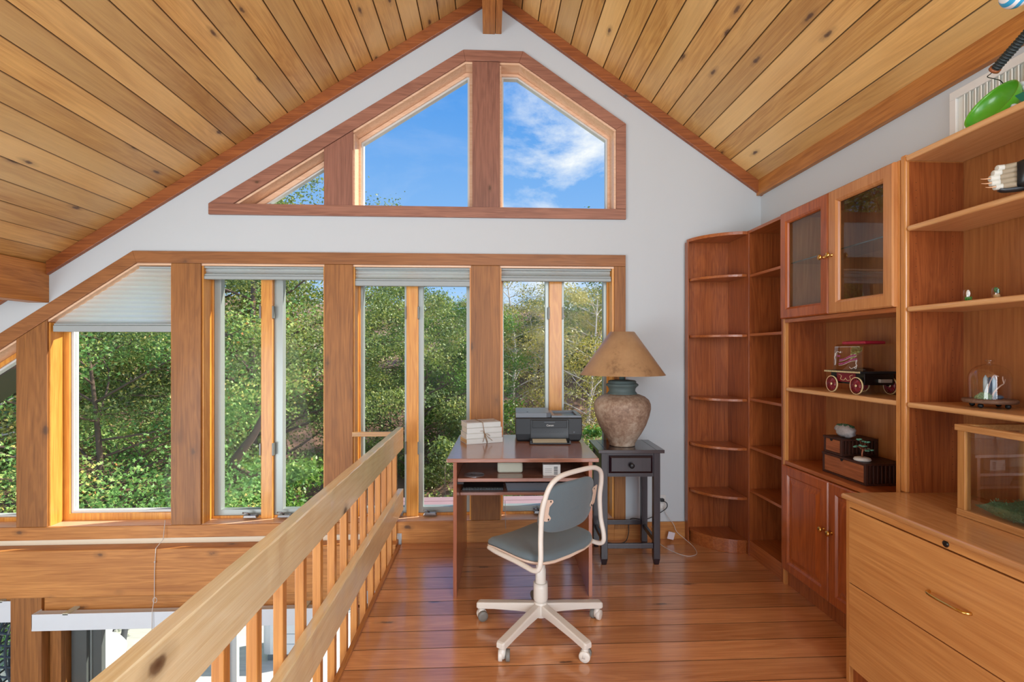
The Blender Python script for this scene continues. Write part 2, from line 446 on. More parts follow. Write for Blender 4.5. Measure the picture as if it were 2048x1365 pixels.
# ------------------------------------------------------------------ mesh helpers
class MB:
    def __init__(s):
        s.v = []; s.f = []; s.sm = []

    def _add(s, vs, fs, smooth=False):
        k = len(s.v)
        s.v += [tuple(p) for p in vs]
        s.f += [tuple(i + k for i in f) for f in fs]
        s.sm += [smooth] * len(fs)
        return s

    def box(s, x0, x1, y0, y1, z0, z1):
        vs = [(x, y, z) for z in (z0, z1) for y in (y0, y1) for x in (x0, x1)]
        return s._add(vs, [(0, 2, 3, 1), (4, 5, 7, 6), (0, 1, 5, 4), (2, 6, 7, 3), (0, 4, 6, 2), (1, 3, 7, 5)])

    def prism(s, poly, axis, a, b, smooth=False):
        """poly: list of 2-D points in the plane normal to axis; extruded from a to b"""
        n = len(poly)

        def P3(p, t):
            if axis == 'y': return (p[0], t, p[1])
            if axis == 'x': return (t, p[0], p[1])
            return (p[0], p[1], t)
        vs = [P3(p, a) for p in poly] + [P3(p, b) for p in poly]
        fs = [tuple(range(n)), tuple(range(2 * n - 1, n - 1, -1))]
        s._add(vs, fs, False)
        k = len(s.v) - 2 * n
        for i in range(n):
            j = (i + 1) % n
            s.f.append((k + i, k + j, k + n + j, k + n + i)); s.sm.append(smooth)
        return s

    def bar(s, p0, p1, w, h, up=(0, 0, 1)):
        p0, p1 = Vector(p0), Vector(p1)
        d = (p1 - p0).normalized(); u = Vector(up)
        if abs(d.dot(u)) > 0.98: u = Vector((1, 0, 0))
        a = d.cross(u).normalized() * w / 2; b = a.cross(d).normalized() * h / 2
        vs = [p + sa * a + sb * b for p in (p0, p1) for sa, sb in ((-1, -1), (1, -1), (1, 1), (-1, 1))]
        return s._add(vs, [(3, 2, 1, 0), (4, 5, 6, 7), (0, 1, 5, 4), (1, 2, 6, 5), (2, 3, 7, 6), (3, 0, 4, 7)])

    def tube(s, pts, r, n=10, closed=False, cap=True):
        pts = [Vector(p) for p in pts]; m = len(pts)
        rr = r if isinstance(r, (list, tuple)) else [r] * m
        k = len(s.v)
        prev = None
        for i, p in enumerate(pts):
            if closed: t = pts[(i + 1) % m] - pts[i - 1]
            else: t = pts[min(i + 1, m - 1)] - pts[max(i - 1, 0)]
            t = t.normalized() if t.length > 1e-9 else Vector((0, 0, 1))
            if prev is None:
                a = t.orthogonal().normalized()
            else:
                a = prev - t * prev.dot(t)
                a = a.normalized() if a.length > 1e-6 else t.orthogonal().normalized()
            prev = a
            b = t.cross(a)
            for j in range(n):
                q = 2 * math.pi * j / n
                s.v.append(tuple(p + (a * math.cos(q) + b * math.sin(q)) * rr[i]))
        for i in range(m if closed else m - 1):
            i2 = (i + 1) % m
            for j in range(n):
                j2 = (j + 1) % n
                s.f.append((k + i * n + j, k + i * n + j2, k + i2 * n + j2, k + i2 * n + j)); s.sm.append(True)
        if cap and not closed:
            s.f.append(tuple(k + j for j in range(n - 1, -1, -1))); s.sm.append(False)
            s.f.append(tuple(k + (m - 1) * n + j for j in range(n))); s.sm.append(False)
        return s

    def lathe(s, prof, c=(0, 0, 0), n=32, caps=True, M=None):
        k = len(s.v); m = len(prof)
        for r, z in prof:
            for j in range(n):
                q = 2 * math.pi * j / n
                p = Vector((r * math.cos(q), r * math.sin(q), z))
                if M is not None: p = M @ p
                s.v.append(tuple(p + Vector(c)))
        for i in range(m - 1):
            for j in range(n):
                j2 = (j + 1) % n
                s.f.append((k + i * n + j, k + i * n + j2, k + (i + 1) * n + j2, k + (i + 1) * n + j)); s.sm.append(True)
        if caps:
            if prof[0][0] > 1e-5: s.f.append(tuple(k + j for j in range(n - 1, -1, -1))); s.sm.append(False)
            if prof[-1][0] > 1e-5: s.f.append(tuple(k + (m - 1) * n + j for j in range(n))); s.sm.append(False)
        return s

    def ball(s, c, rx, ry=None, rz=None, n=16, m=10, M=None, jitter=0, seed=0):
        ry = rx if ry is None else ry; rz = rx if rz is None else rz
        rg = random.Random(seed)
        k = len(s.v)
        for i in range(m + 1):
            th = math.pi * i / m
            for j in range(n):
                q = 2 * math.pi * j / n
                e = 1 + (rg.uniform(-jitter, jitter) if 0 < i < m else 0)
                p = Vector((rx * math.sin(th) * math.cos(q) * e, ry * math.sin(th) * math.sin(q) * e, -rz * math.cos(th) * e))
                if M is not None: p = M @ p
                s.v.append(tuple(p + Vector(c)))
        for i in range(m):
            for j in range(n):
                j2 = (j + 1) % n
                s.f.append((k + i * n + j, k + i * n + j2, k + (i + 1) * n + j2, k + (i + 1) * n + j)); s.sm.append(True)
        return s

    def loops(s, rings, close_first=True, close_last=True, smooth=False):
        """rings: equal-length closed rings of 3-D points, lofted"""
        k = len(s.v); n = len(rings[0])
        for r in rings: s.v += [tuple(p) for p in r]
        for i in range(len(rings) - 1):
            for j in range(n):
                j2 = (j + 1) % n
                s.f.append((k + i * n + j, k + i * n + j2, k + (i + 1) * n + j2, k + (i + 1) * n + j)); s.sm.append(smooth)
        if close_first: s.f.append(tuple(k + j for j in range(n - 1, -1, -1))); s.sm.append(False)
        if close_last: s.f.append(tuple(k + (len(rings) - 1) * n + j for j in range(n))); s.sm.append(False)
        return s

    def build(s, name, mat, parent=None, bevel=0.0, world=None, center=True, seg=2, merge=False):
        me = D.meshes.new(name)
        me.from_pydata(s.v, [], s.f)
        me.polygons.foreach_set('use_smooth', s.sm)
        bm = bmesh.new(); bm.from_mesh(me)
        if merge: bmesh.ops.remove_doubles(bm, verts=bm.verts, dist=1e-5)
        bmesh.ops.recalc_face_normals(bm, faces=bm.faces)
        bm.to_mesh(me); bm.free()
        o = D.objects.new(name, me); COL.objects.link(o)
        me.materials.append(mat)
        off = Vector((0, 0, 0))
        if parent is not None:
            o.parent = parent
            if parent.get('_w'):
                o.location = -Vector(parent.get('_w'))
                o['_w2'] = True
            elif parent.get('_w2'):
                pass
        elif center:
            vs = s.v
            c = Vector(((min(p[0] for p in vs) + max(p[0] for p in vs)) / 2, (min(p[1] for p in vs) + max(p[1] for p in vs)) / 2, min(p[2] for p in vs)))
            me.transform(Matrix.Translation(-c)); o.location = c
            o['_w'] = tuple(c)
        if bevel:
            b = o.modifiers.new('Bevel', 'BEVEL'); b.width = bevel; b.segments = seg; b.limit_method = 'ANGLE'; b.angle_limit = R(40)
            b.harden_normals = False
        return o


def tag(o, label=None, cat=None, group=None, kind=None):
    if label: o['label'] = label
    if cat: o['category'] = cat
    if group: o['group'] = group
    if kind: o['kind'] = kind
    return o


def struct(o):
    o['kind'] = 'structure'
    return o


def thing(name, label, cat, loc=(0, 0, 0), rotz=0.0, group=None, world=False):
    """Empty at the base of a thing; world=True: parts are given in world coordinates"""
    o = D.objects.new(name, None); COL.objects.link(o); o.location = loc; o.rotation_euler = (0, 0, rotz)
    o.empty_display_size = 0.05
    if world: o['_w'] = tuple(loc)
    return tag(o, label, cat, group)


def setting(name, loc=(0, 0, 0)):
    o = D.objects.new(name, None); COL.objects.link(o); o.location = loc; o['_w'] = tuple(loc); o['kind'] = 'structure'
    return o


def copy_tree(o, parent=None):
    c = o.copy(); COL.objects.link(c); c.parent = parent
    for ch in list(o.children): copy_tree(ch, c)
    return c


def text_mesh(name, body, size, mat, parent, M, extrude=0.0006, bend=None, width=None):
    cu = D.curves.new(name, 'FONT'); cu.body = body; cu.size = size; cu.extrude = extrude; cu.align_x = 'CENTER'; cu.align_y = 'CENTER'
    to = D.objects.new(name + '_curve', cu); COL.objects.link(to)
    dg = bpy.context.evaluated_depsgraph_get(); dg.update()
    me = D.meshes.new_from_object(to.evaluated_get(dg))
    D.objects.remove(to, do_unlink=True); D.curves.remove(cu)
    if width:
        xs = [v.co.x for v in me.vertices]; k = width / (max(xs) - min(xs))
        for v in me.vertices: v.co.x *= k
    if bend:
        for v in me.vertices: v.co.y += bend(v.co.x)
    me.transform(M)
    me.materials.clear(); me.materials.append(mat)
    o = D.objects.new(name, me); COL.objects.link(o)
    if parent is not None:
        o.parent = parent
        if parent.get('_w'): o.location = -Vector(parent.get('_w'))
    return o


# ------------------------------------------------------------------ dimensions of the room
YF = 3.63           # inner face of the window wall
YG = 3.77           # plane of the glass
YO = 3.86           # outer face
ZC = lambda x: 4.0 + 0.648 * (x - 0.02) if x < 0.02 else 4.0 - 0.689 * (x - 0.02)
XR = 2.02           # right wall
XL = -4.3           # left wall
XE = -0.625         # open edge of the loft floor
YB = -2.4           # how far the room is built behind the camera
ZL = -2.6           # lower storey floor

diag_in = lambda x: 2.0 + 0.665 * (x + 2.464)
# window wall with its openings, made of solid strips
bx = sorted({XL, -3.9, -3.065, -2.464, -1.803, -0.95, -0.171, 0.218, 0.914, 0.929, 0.02, XR + 0.15})
mb = MB()


def lowtop(x): return min(2.0, diag_in(x))
def uptop(x):
    if x < -0.171: return 2.42 + (3.475 - 2.42) * (x + 1.803) / (1.803 - 0.171)
    if x < 0.218: return 3.475
    return 3.475 + (3.003 - 3.475) * (x - 0.218) / (0.929 - 0.218)


def strip(x0, x1, z0a, z0b, z1a, z1b, y0=YF, y1=YO):
    mb.prism([(x0, z0a), (x1, z0b), (x1, z1b), (x0, z1a)], 'y', y0, y1)


for a, b in zip(bx[:-1], bx[1:]):
    e = 1e-5
    top = (ZC(a + e) + 0.1, ZC(b - e) + 0.1)
    m = (a + b) / 2
    low = -3.9 < m < 0.914
    up = -1.803 < m < 0.929
    # below the sill
    zb = 0.16 if low else None
    door = m < -0.95
    zbot = -0.40 if door else ZL
    if low:
        strip(a, b, zbot, zbot, 0.145, 0.145)
        l0 = (lowtop(a), lowtop(b))
    else:
        l0 = (zbot, zbot)
    if up:
        strip(a, b, l0[0], l0[1], 2.41, 2.41)
        strip(a, b, max(uptop(a + e), 2.411), max(uptop(b - e), 2.411), top[0], top[1])
    else:
        strip(a, b, l0[0], l0[1], top[0], top[1])
# wall beside the sliding door opening
mb.box(XL, -4.05, YF, YO, ZL, -0.40)
wall_window = struct(mb.build('wall_front', plaster, center=False))

struct(MB().box(XR, XR + 0.12, YB, YF, ZL, 2.75).build('wall_right', plaster, center=False))
struct(MB().box(XL - 0.12, XL, YB, YO, ZL, 1.35).build('wall_left', plaster, center=False))


# ceilings: tongue-and-groove boards running towards the window wall
def ceiling(name, x0, x1):
    k0 = math.floor(x0 / CEIL_W); k1 = math.ceil(x1 / CEIL_W)
    g = 0.0042; dep = 0.010
    prof = []
    for k in range(k0, k1):
        a, b = max(k * CEIL_W, x0), min((k + 1) * CEIL_W, x1)
        if b - a < 0.004: continue
        prof += [(a, ZC((a + b) / 2) + 0 * a if False else ZC(a) + dep), (a + g, ZC(a + g)), (b - g, ZC(b - g)), (b, ZC(b) + dep)]
    pr = []
    for p in prof:
        if not pr or abs(p[0] - pr[-1][0]) > 1e-6: pr.append(p)
    poly = pr + [(pr[-1][0], pr[-1][1] + 0.12), (pr[0][0], pr[0][1] + 0.12)]
    m = MB(); n = len(pr)
    vs = [(p[0], YB, p[1]) for p in pr] + [(p[0], YF, p[1]) for p in pr]
    m._add(vs, [(i, i + 1, n + i + 1, n + i) for i in range(n - 1)])
    vs2 = [(p[0], YB, p[1] + 0.12) for p in pr] + [(p[0], YF + 0.2, p[1] + 0.12) for p in pr]
    m._add(vs2, [(i, i + 1, n + i + 1, n + i) for i in range(n - 1)])
    o = m.build(name, pine_ceil, center=False)
    # normals downwards on the visible skin
    return struct(o)


ceiling('ceiling_left', XL - 0.1, 0.0199)
ceiling('ceiling_right', 0.0201, XR + 0.1)

# loft floor: boards running across
m = MB()
prof = []
g, dep = 0.0019, 0.008
y = YB
k0 = math.floor(YB / FLOOR_W); k1 = math.ceil(YF / FLOOR_W)
pr = []
for k in range(k0, k1):
    a, b = max(k * FLOOR_W, YB), min((k + 1) * FLOOR_W, YF)
    if b - a < 0.004: continue
    for p in [(a, -dep), (a + g, -dep), (a + g + 1e-4, 0), (b - g - 1e-4, 0), (b - g, -dep), (b, -dep)]:
        if not pr or abs(p[0] - pr[-1][0]) > 1e-6: pr.append(p)
n = len(pr)
m._add([(XE, p[0], p[1]) for p in pr] + [(XR, p[0], p[1]) for p in pr], [(i, i + 1, n + i + 1, n + i) for i in range(n - 1)])
m.box(XE, XR, YB, YF, -0.26, -0.02)
struct(m.build('floor', pine_floor, center=False))
# rim of the loft: fascia board and little edge strip
struct(MB().box(XE - 0.022, XE, YB, YF - 0.06, -0.30, 0.012).build('trim_1', timber_y, center=False, bevel=0.002))
struct(MB().box(XL, XR, YB, YF, ZL - 0.15, ZL).build('floor_lower', plain('lower_floor', L(188, 150, 108), 0.4), center=False))

# ridge beam, wall plates, rake mouldings
struct(MB().box(-0.045, 0.043, YB, YF, 3.68, 3.985).box(0.046, 0.09, YB, YF, 3.683, 3.985).build('trim_2', timber_y, center=False, bevel=0.003))
struct(MB().box(-3.20, -3.062, YB, YF, 1.718, 1.99).build('trim_3', timber_y, center=False, bevel=0.004))
m = MB(); m.prism([(XR - 0.035, 2.535), (XR, 2.535), (XR, 2.64), (XR - 0.035, 2.655)], 'y', YB, YF)
struct(m.build('trim_4', timber_y, center=False, bevel=0.003))


def rake(name, x0, x1, drop=0.092, th=0.03):
    m = MB()
    m.prism([(x0, ZC(x0)), (x1, ZC(x1)), (x1, ZC(x1) - drop), (x0, ZC(x0) - drop)], 'y', YF - th, YF)
    return struct(m.build(name, mold_x, center=False, bevel=0.003))


rake('trim_5', XL, -3.2); rake('trim_6', -3.062, -0.046); rake('trim_7', 0.091, XR)

# lower window casing and upper window casing (flat boards on the plaster)
Y0 = YF - 0.02


def board(name, poly, mat, y0=Y0, y1=YF, bevel=0.002):
    return struct(MB().prism(poly, 'y', y0, y1).build(name, mat, center=False, bevel=bevel))


dl = lambda x: 2.083 + 0.654 * (x + 2.489)
board('trim_8', [(-2.489, 2.083), (-2.464, 2.0), (0.997, 2.0), (0.997, 2.083)], casing_h)
board('trim_9', [(XL, dl(XL)), (XL, diag_in(XL)), (-2.464, 2.0), (-2.489, 2.083)], casing_h)
board('trim_10', [(0.914, 0.08), (0.997, 0.08), (0.997, 1.999), (0.914, 1.999)], timber_v)
board('trim_11', [(XL, 0.065), (0.913, 0.08), (0.913, 0.158), (XL, 0.158)], timber_h)
ub = (-1.973, 2.423)
board('trim_12', [(-1.973, 2.345), (1.0, 2.345), (1.0, 2.42), (-1.973, 2.423)], cedar_h)
board('trim_13', [(-1.97, 2.4235), (-1.803, 2.4235), (-0.171, 3.475), (-0.185, 3.553)], cedar_h)
board('trim_14', [(-0.1845, 3.553), (-0.1705, 3.475), (0.218, 3.475), (0.247, 3.553)], cedar_h)
board('trim_15', [(0.2475, 3.553), (0.2185, 3.475), (0.929, 3.003), (1.0, 3.043)], cedar_h)
board('trim_16', [(0.929, 2.421), (1.0, 2.421), (1.0, 3.0425), (0.929, 3.0025)], cedar_h)

# linings of the two openings (the deep reveals)
struct(MB().prism([(XL + 0.4, 0.146), (0.914, 0.146), (0.914, 0.160), (XL + 0.4, 0.160)], 'y', YF - 0.005, YG - 0.02).build('trim_17', jamb_h, center=False, bevel=0.001))
lin = MB()
lin.prism([(-3.9, diag_in(-3.9) - 0.001), (-2.464, 1.999), (-2.464, 1.985), (-3.9, diag_in(-3.9) - 0.017)], 'y', YF - 0.005, YG + 0.05)
lin.box(-2.464, 0.914, YF - 0.005, YG + 0.05, 1.985, 1.999)
struct(lin.build('trim_18', jamb_h, center=False))
struct(MB().box(0.900, 0.9139, YF - 0.005, YG + 0.05, 0.16, 1.985).build('trim_19', jamb_w, center=False))
lin = MB()
lin.prism([(-1.803, 2.421), (-0.171, 3.474), (-0.171, 3.458), (-1.778, 2.421)], 'y', YF - 0.005, YG + 0.05)
lin.box(-0.171, 0.218, YF - 0.005, YG + 0.05, 3.459, 3.474)
lin.prism([(0.218, 3.474), (0.929, 3.002), (0.929, 2.984), (0.218, 3.459)], 'y', YF - 0.005, YG + 0.05)
lin.box(0.913, 0.928, YF - 0.005, YG + 0.05, 2.421, 2.99)
lin.box(-1.79, 0.913, YF - 0.005, YG + 0.05, 2.411, 2.4205)
struct(lin.build('trim_20', jamb_h, center=False))

# timber posts between the windows
POST = [(-3.27, -3.065), (-2.229, -2.026), (-1.171, -0.970), (-0.130, 0.080)]
tn = 21
for a, b in POST:
    top_a, top_b = min(2.0, diag_in(a)), min(2.0, diag_in(b))
    m = MB(); m.prism([(a, 0.1585), (b, 0.1585), (b, top_b - 0.001), (a, top_a - 0.001)], 'y', YF - 0.016, YG + 0.05)
    struct(m.build('trim_%d' % tn, timber_v, center=False, bevel=0.003)); tn += 1
for a, b, t0, t1 in ((-1.174, -0.970, uptop(-1.174), uptop(-0.970)), (-0.120, 0.078, 3.474, 3.474)):
    m = MB(); m.prism([(a, 2.421), (b, 2.421), (b, t1 - 0.002), (a, t0 - 0.002)], 'y', YF - 0.016, YG + 0.05)
    struct(m.build('trim_%d' % tn, wood('cedar_upright', L(160, 108, 88), L(120, 78, 62), 'Z', knots=0.5, rough=0.5, coat=0.1) if a < -1 else MATS['cedar_upright'], center=False, bevel=0.003)); tn += 1

# pale liner boards on the flanks of the posts
lin = MB()
for a, b in POST:
    if b < -3: lin.box(b, b + 0.010, YF, YG - 0.031, 0.1605, diag_in(b) - 0.02)
    else: lin.box(b, b + 0.010, YF, YG - 0.031, 0.1605, 1.984)
    lin.box(a - 0.010, a, YF, YG - 0.031, 0.1605, min(1.984, diag_in(a - 0.01) - 0.02))
struct(lin.build('trim_27', jamb_w, center=False))
lin = MB()
for b in (-0.970, 0.078): lin.box(b, b + 0.010, YF, YG - 0.031, 2.4212, uptop(b) - 0.02)
struct(lin.build('trim_28', jamb_h, center=False))

# skirting
struct(MB().box(XE, 0.913, YF - 0.018, YF, 0.0, 0.079).box(0.913, 1.44, YF - 0.018, YF, 0.0, 0.125).build('baseboard_front', timber_h, center=False, bevel=0.002))


# ------------------------------------------------------------------ windows
def frame_ring(mb, poly_out, poly_in, y0, y1):
    n = len(poly_out)
    k = len(mb.v)
    for y in (y0, y1):
        for P in (poly_out, poly_in):
            mb.v += [(p[0], y, p[1]) for p in P]
    for i in range(n):
        j = (i + 1) % n
        A, B, Cc, Dd = k + i, k + j, k + n + j, k + n + i
        mb.f.append((A, B, Cc, Dd)); mb.f.append((A + 2 * n, Dd + 2 * n, Cc + 2 * n, B + 2 * n))
        mb.f.append((A, A + 2 * n, B + 2 * n, B)); mb.f.append((Dd, Cc, Cc + 2 * n, Dd + 2 * n))
        mb.sm += [False] * 4


def inset(poly, d):
    n = len(poly); out = []
    for i in range(n):
        p0, p1, p2 = Vector(poly[i - 1]), Vector(poly[i]), Vector(poly[(i + 1) % n])
        e1 = (p1 - p0).normalized(); e2 = (p2 - p1).normalized()
        n1 = Vector((-e1.y, e1.x)); n2 = Vector((-e2.y, e2.x))
        k = (n1 + n2); k = k / max(k.length_squared, 1e-6) * 2
        out.append(tuple(p1 + k * d))
    return out  # ccw polygons shrink


def pane(poly, y, win, name='pane'):
    return MB().prism(poly, 'y', y, y + 0.006).build(name, pane_m, win)


def casing(poly, win, wood_w=0.03, sash_w=0.014, parts_mat=None):
    """fixed window: wood frame, narrow white bead, glass"""
    m = MB(); inn = inset(poly, wood_w); frame_ring(m, poly, inn, YG - 0.03, YG + 0.05)
    m.build('window_frame', parts_mat or jamb_w, win, bevel=0.002)
    in2 = inset(inn, sash_w)
    m = MB(); frame_ring(m, inn, in2, YG - 0.015, YG + 0.03)
    m.build('glazing_bead', white_sash, win, bevel=0.001)
    pane(in2, YG, win)


def crank(win, x, z=0.185):
    h = MB(); h.prism([(x - 0.05, z - 0.014), (x + 0.05, z - 0.014), (x + 0.042, z + 0.008), (x - 0.042, z + 0.008)], 'y', YG - 0.075, YG - 0.031)
    o = h.build('crank_handle', chrome, win, bevel=0.004)
    MB().tube([(x - 0.005, YG - 0.055, z + 0.006), (x - 0.02, YG - 0.066, z + 0.022), (x - 0.05, YG - 0.072, z + 0.026)], 0.006, 8).build('lever', chrome, o)


def casement_pair(win, x0, x1, xa, xb, ga, gb, gc, gd):
    """x0..x1 opening, xa..xb central mullion, ga..gb / gc..gd glass"""
    zb, zt = 0.16, 1.985
    m = MB()
    m.box(x0, x1, YG - 0.03, YG + 0.05, zb, zb + 0.018); m.box(x0, x1, YG - 0.03, YG + 0.05, zt - 0.02, zt)
    m.box(x0, x0 + 0.022, YG - 0.03, YG + 0.05, zb + 0.018, zt - 0.02); m.box(x1 - 0.012, x1, YG - 0.03, YG + 0.05, zb + 0.018, zt - 0.02)
    m.build('window_frame', jamb_w, win, bevel=0.002)
    MB().box(xa, xb, YG - 0.05, YG + 0.05, zb, zt - 0.02).build('mullion', jamb_w, win, bevel=0.003)
    for s0, s1, g0, g1 in ((x0 + 0.022, xa, ga, gb), (xb, x1 - 0.012, gc, gd)):
        lo, hi = zb + 0.018, zt - 0.02
        out = [(s0, lo), (s1, lo), (s1, hi), (s0, hi)]
        inn = [(max(g0, s0 + 0.006), lo + 0.042), (min(g1, s1 - 0.006), lo + 0.042), (min(g1, s1 - 0.006), hi - 0.04), (max(g0, s0 + 0.006), hi - 0.04)]
        m = MB(); frame_ring(m, out, inn, YG - 0.02, YG + 0.035)
        sash = m.build('sash', alu, win, bevel=0.002)
        MB().prism(inn, 'y', YG, YG + 0.006).build('pane', pane_m, sash)
    crank(win, xa - 0.07); crank(win, xb + 0.09)
    for z in (0.62, 1.62):
        for xx in (xa - 0.004, xb + 0.004):
            MB().box(xx - 0.006, xx + 0.006, YG - 0.058, YG - 0.03, z, z + 0.09).build('latch', latch_m, win, bevel=0.002)


w1 = setting('window_1', (-3.6, YG, 0.16))
casing([(-3.9, 0.16), (-3.27, 0.16), (-3.27, diag_in(-3.27) - 0.018), (-3.9, diag_in(-3.9) - 0.018)], w1)
w2 = setting('window_2', (-2.6, YG, 0.16))
casing([(-3.065, 0.16), (-2.229, 0.16), (-2.229, 1.985), (-2.464, 1.985), (-3.065, diag_in(-3.065) - 0.018)], w2, 0.05, 0.018)
w3 = setting('window_3', (-1.6, YG, 0.16))
casement_pair(w3, -2.026, -1.171, -1.659, -1.576, -1.958, -1.67, -1.514, -1.185)
w4 = setting('window_4', (-0.6, YG, 0.16))
casement_pair(w4, -0.970, -0.130, -0.609, -0.524, -0.93, -0.627, -0.49, -0.169)
w5 = setting('window_5', (0.5, YG, 0.16))
casement_pair(w5, 0.080, 0.900, 0.45, 0.545, 0.109, 0.423, 0.564, 0.866)
w6 = setting('window_6', (-1.4, YG, 2.42))
casing([(-1.76, 2.421), (-1.174, 2.421), (-1.174, uptop(-1.174) - 0.02)], w6, 0.032, 0.01, jamb_h)
w7 = setting('window_7', (-0.5, YG, 2.42))
casing([(-0.970, 2.421), (-0.120, 2.421), (-0.120, 3.458), (-0.171, 3.458), (-0.970, uptop(-0.970) - 0.019)], w7, 0.026, 0.014, jamb_h)
w8 = setting('window_8', (0.5, YG, 2.42))
casing([(0.078, 2.421), (0.913, 2.421), (0.913, uptop(0.913) - 0.018), (0.218, 3.458), (0.078, 3.458)], w8, 0.018, 0.012, jamb_h)


# ------------------------------------------------------------------ pleated shades
def pleats(m, poly_fn, z0, z1, y, step=0.016):
    """zig-zag sheet; poly_fn(z) -> (xa, xb)"""
    n = max(2, int(round((z1 - z0) / step)))
    pts = []
    for i in range(n + 1):
        z = z0 + (z1 - z0) * i / n
        xa, xb = poly_fn(z)
        yy = y + (0.006 if i % 2 else -0.006)
        pts.append(((xa, yy, z), (xb, yy, z)))
    k = len(m.v)
    for a, b in pts: m.v += [a, b]
    for i in range(n):
        m.f.append((k + 2 * i, k + 2 * i + 1, k + 2 * i + 3, k + 2 * i + 2)); m.sm.append(False)


def shade(label, x0, x1, ztop, zfab, zbot, sloped=False):
    t = thing('pleated_shade', label, 'window blind', ((x0 + x1) / 2, YF + 0.03, zbot), world=True, group='pleated shades in the window wall')
    y = YF + 0.03
    if sloped:
        xt = lambda z: max(x0, -2.464 + (z + 0.025 - 2.0) / 0.665)
        m = MB(); pleats(m, lambda z: (xt(z), x1), zfab, ztop, y); m.build('pleated_fabric', shade_m, t)
        MB().box(xt(ztop) + 0.0, x1, y - 0.012, y + 0.014, ztop - 0.006, ztop + 0.008).build('head_rail', shade_rail, t, bevel=0.002)
    else:
        m = MB(); pleats(m, lambda z: (x0 + 0.004, x1 - 0.004), zfab, ztop - 0.012, y, 0.012); m.build('pleated_fabric', shade_m, t)
        MB().box(x0, x1, y - 0.02, y + 0.02, ztop - 0.012, ztop).build('head_rail', shade_rail, t, bevel=0.002)
    r = MB()
    r.box(x0, x1, y - 0.022, y + 0.02, zbot, zfab - 0.014)
    r.box(x0, x1, y - 0.016, y + 0.016, zfab - 0.012, zfab)
    r.build('bottom_rail', shade_rail, t, bevel=0.003)
    return t


shade('pleated shade lowered a third over the leftmost window with the slanted top', -3.045, -2.232, 1.972, 1.575, 1.517, True)
shade('closed pleated shade above the pair of casements left of the railing post', -2.02, -1.176, 1.983, 1.93, 1.893)
shade('pleated shade above the casements behind the railing end, two glowing patches in its fabric', -0.965, -0.134, 1.983, 1.902, 1.852)
shade('pleated shade over the right pair of casements beside the lamp', 0.086, 0.897, 1.983, 1.93, 1.893)

# pull cords of the shades
tag(MB().tube([(-2.26, YF - 0.03, 0.20), (-2.264, YF - 0.045, 0.07), (-2.268, YF - 0.116, 0.036), (-2.275, YF - 0.118, -0.12), (-2.276, YF - 0.118, -0.30), (-2.27, YF - 0.150, -0.38), (-2.27, YF - 0.155, -0.60)], 0.0022, 6)
    .tube([(-2.272 + 0.014 * math.cos(a), YF - 0.120, -0.315 + 0.018 * math.sin(a)) for a in np.linspace(0, 6.28, 16)], 0.0018, 5)
    .ball((-2.272, YF - 0.119, -0.055), 0.006).build('pull_cord', white_cord), 'thin pull cord with a ring, hanging over the big timber beam left of the railing', 'cord')
tag(MB().tube([(0.115, YF - 0.03, 0.30), (0.117, YF - 0.03, 0.2), (0.12, YF - 0.03, 0.10)], 0.002, 6).build('pull_cord', white_cord), 'short white pull cord hanging below the sill under the desk', 'cord')

# ------------------------------------------------------------------ beam and lower storey below the window wall
struct(MB().box(XL, XE - 0.03, YF - 0.004, YF, 0.03, 0.066).build('trim_30', cream_strip, center=False))
struct(MB().box(XL, XE - 0.024, YF - 0.11, YF, -0.290, 0.03).build('trim_31', timber_h, center=False, bevel=0.006))
struct(MB().box(XL, -3.27, YF - 0.02, YF + 0.1, -0.42, -0.291).box(-3.063, -0.9, YF - 0.04, YF + 0.1, -0.42, -0.291).build('trim_32', timber_h, center=False, bevel=0.004))
struct(MB().box(-3.268, -3.064, YF - 0.06, YF + 0.14, ZL, -0.2905).build('trim_33', timber_v, center=False, bevel=0.004))
struct(MB().box(-0.95, -0.75, YF - 0.06, YF + 0.14, ZL, -0.43).build('trim_34', timber_v, center=False, bevel=0.004))


def valance(label, x0, x1, ztop, h, y=YF - 0.14):
    t = thing('blind_valance', label, 'blind valance', ((x0 + x1) / 2, y, ztop - h), world=True)
    m = MB(); m.box(x0, x1, y, y + 0.008, ztop - h, ztop); m.box(x0, x0 + 0.006, y, y + 0.075, ztop - h * 0.9, ztop); m.box(x0, x1, y + 0.008, y + 0.07, ztop - 0.035, ztop - 0.008)
    m.build('fascia', valance_m, t, bevel=0.002)
    MB().box(x0 + 0.20, x0 + 0.235, y, y + 0.1, ztop - 0.008, ztop + 0.004).build('bracket', cream_paper, t)
    MB().box(x1 - 0.09, x1 - 0.055, y, y + 0.1, ztop - 0.008, ztop + 0.004).build('bracket', cream_paper, t)
    return t


valance('long white valance of the vertical blind over the sliding door below the loft', -3.06, -1.20, -0.385, 0.112)
valance('pale blind valance at the far left edge, left of the lower timber post', -4.2, -3.275, -0.335, 0.145, YF - 0.05)

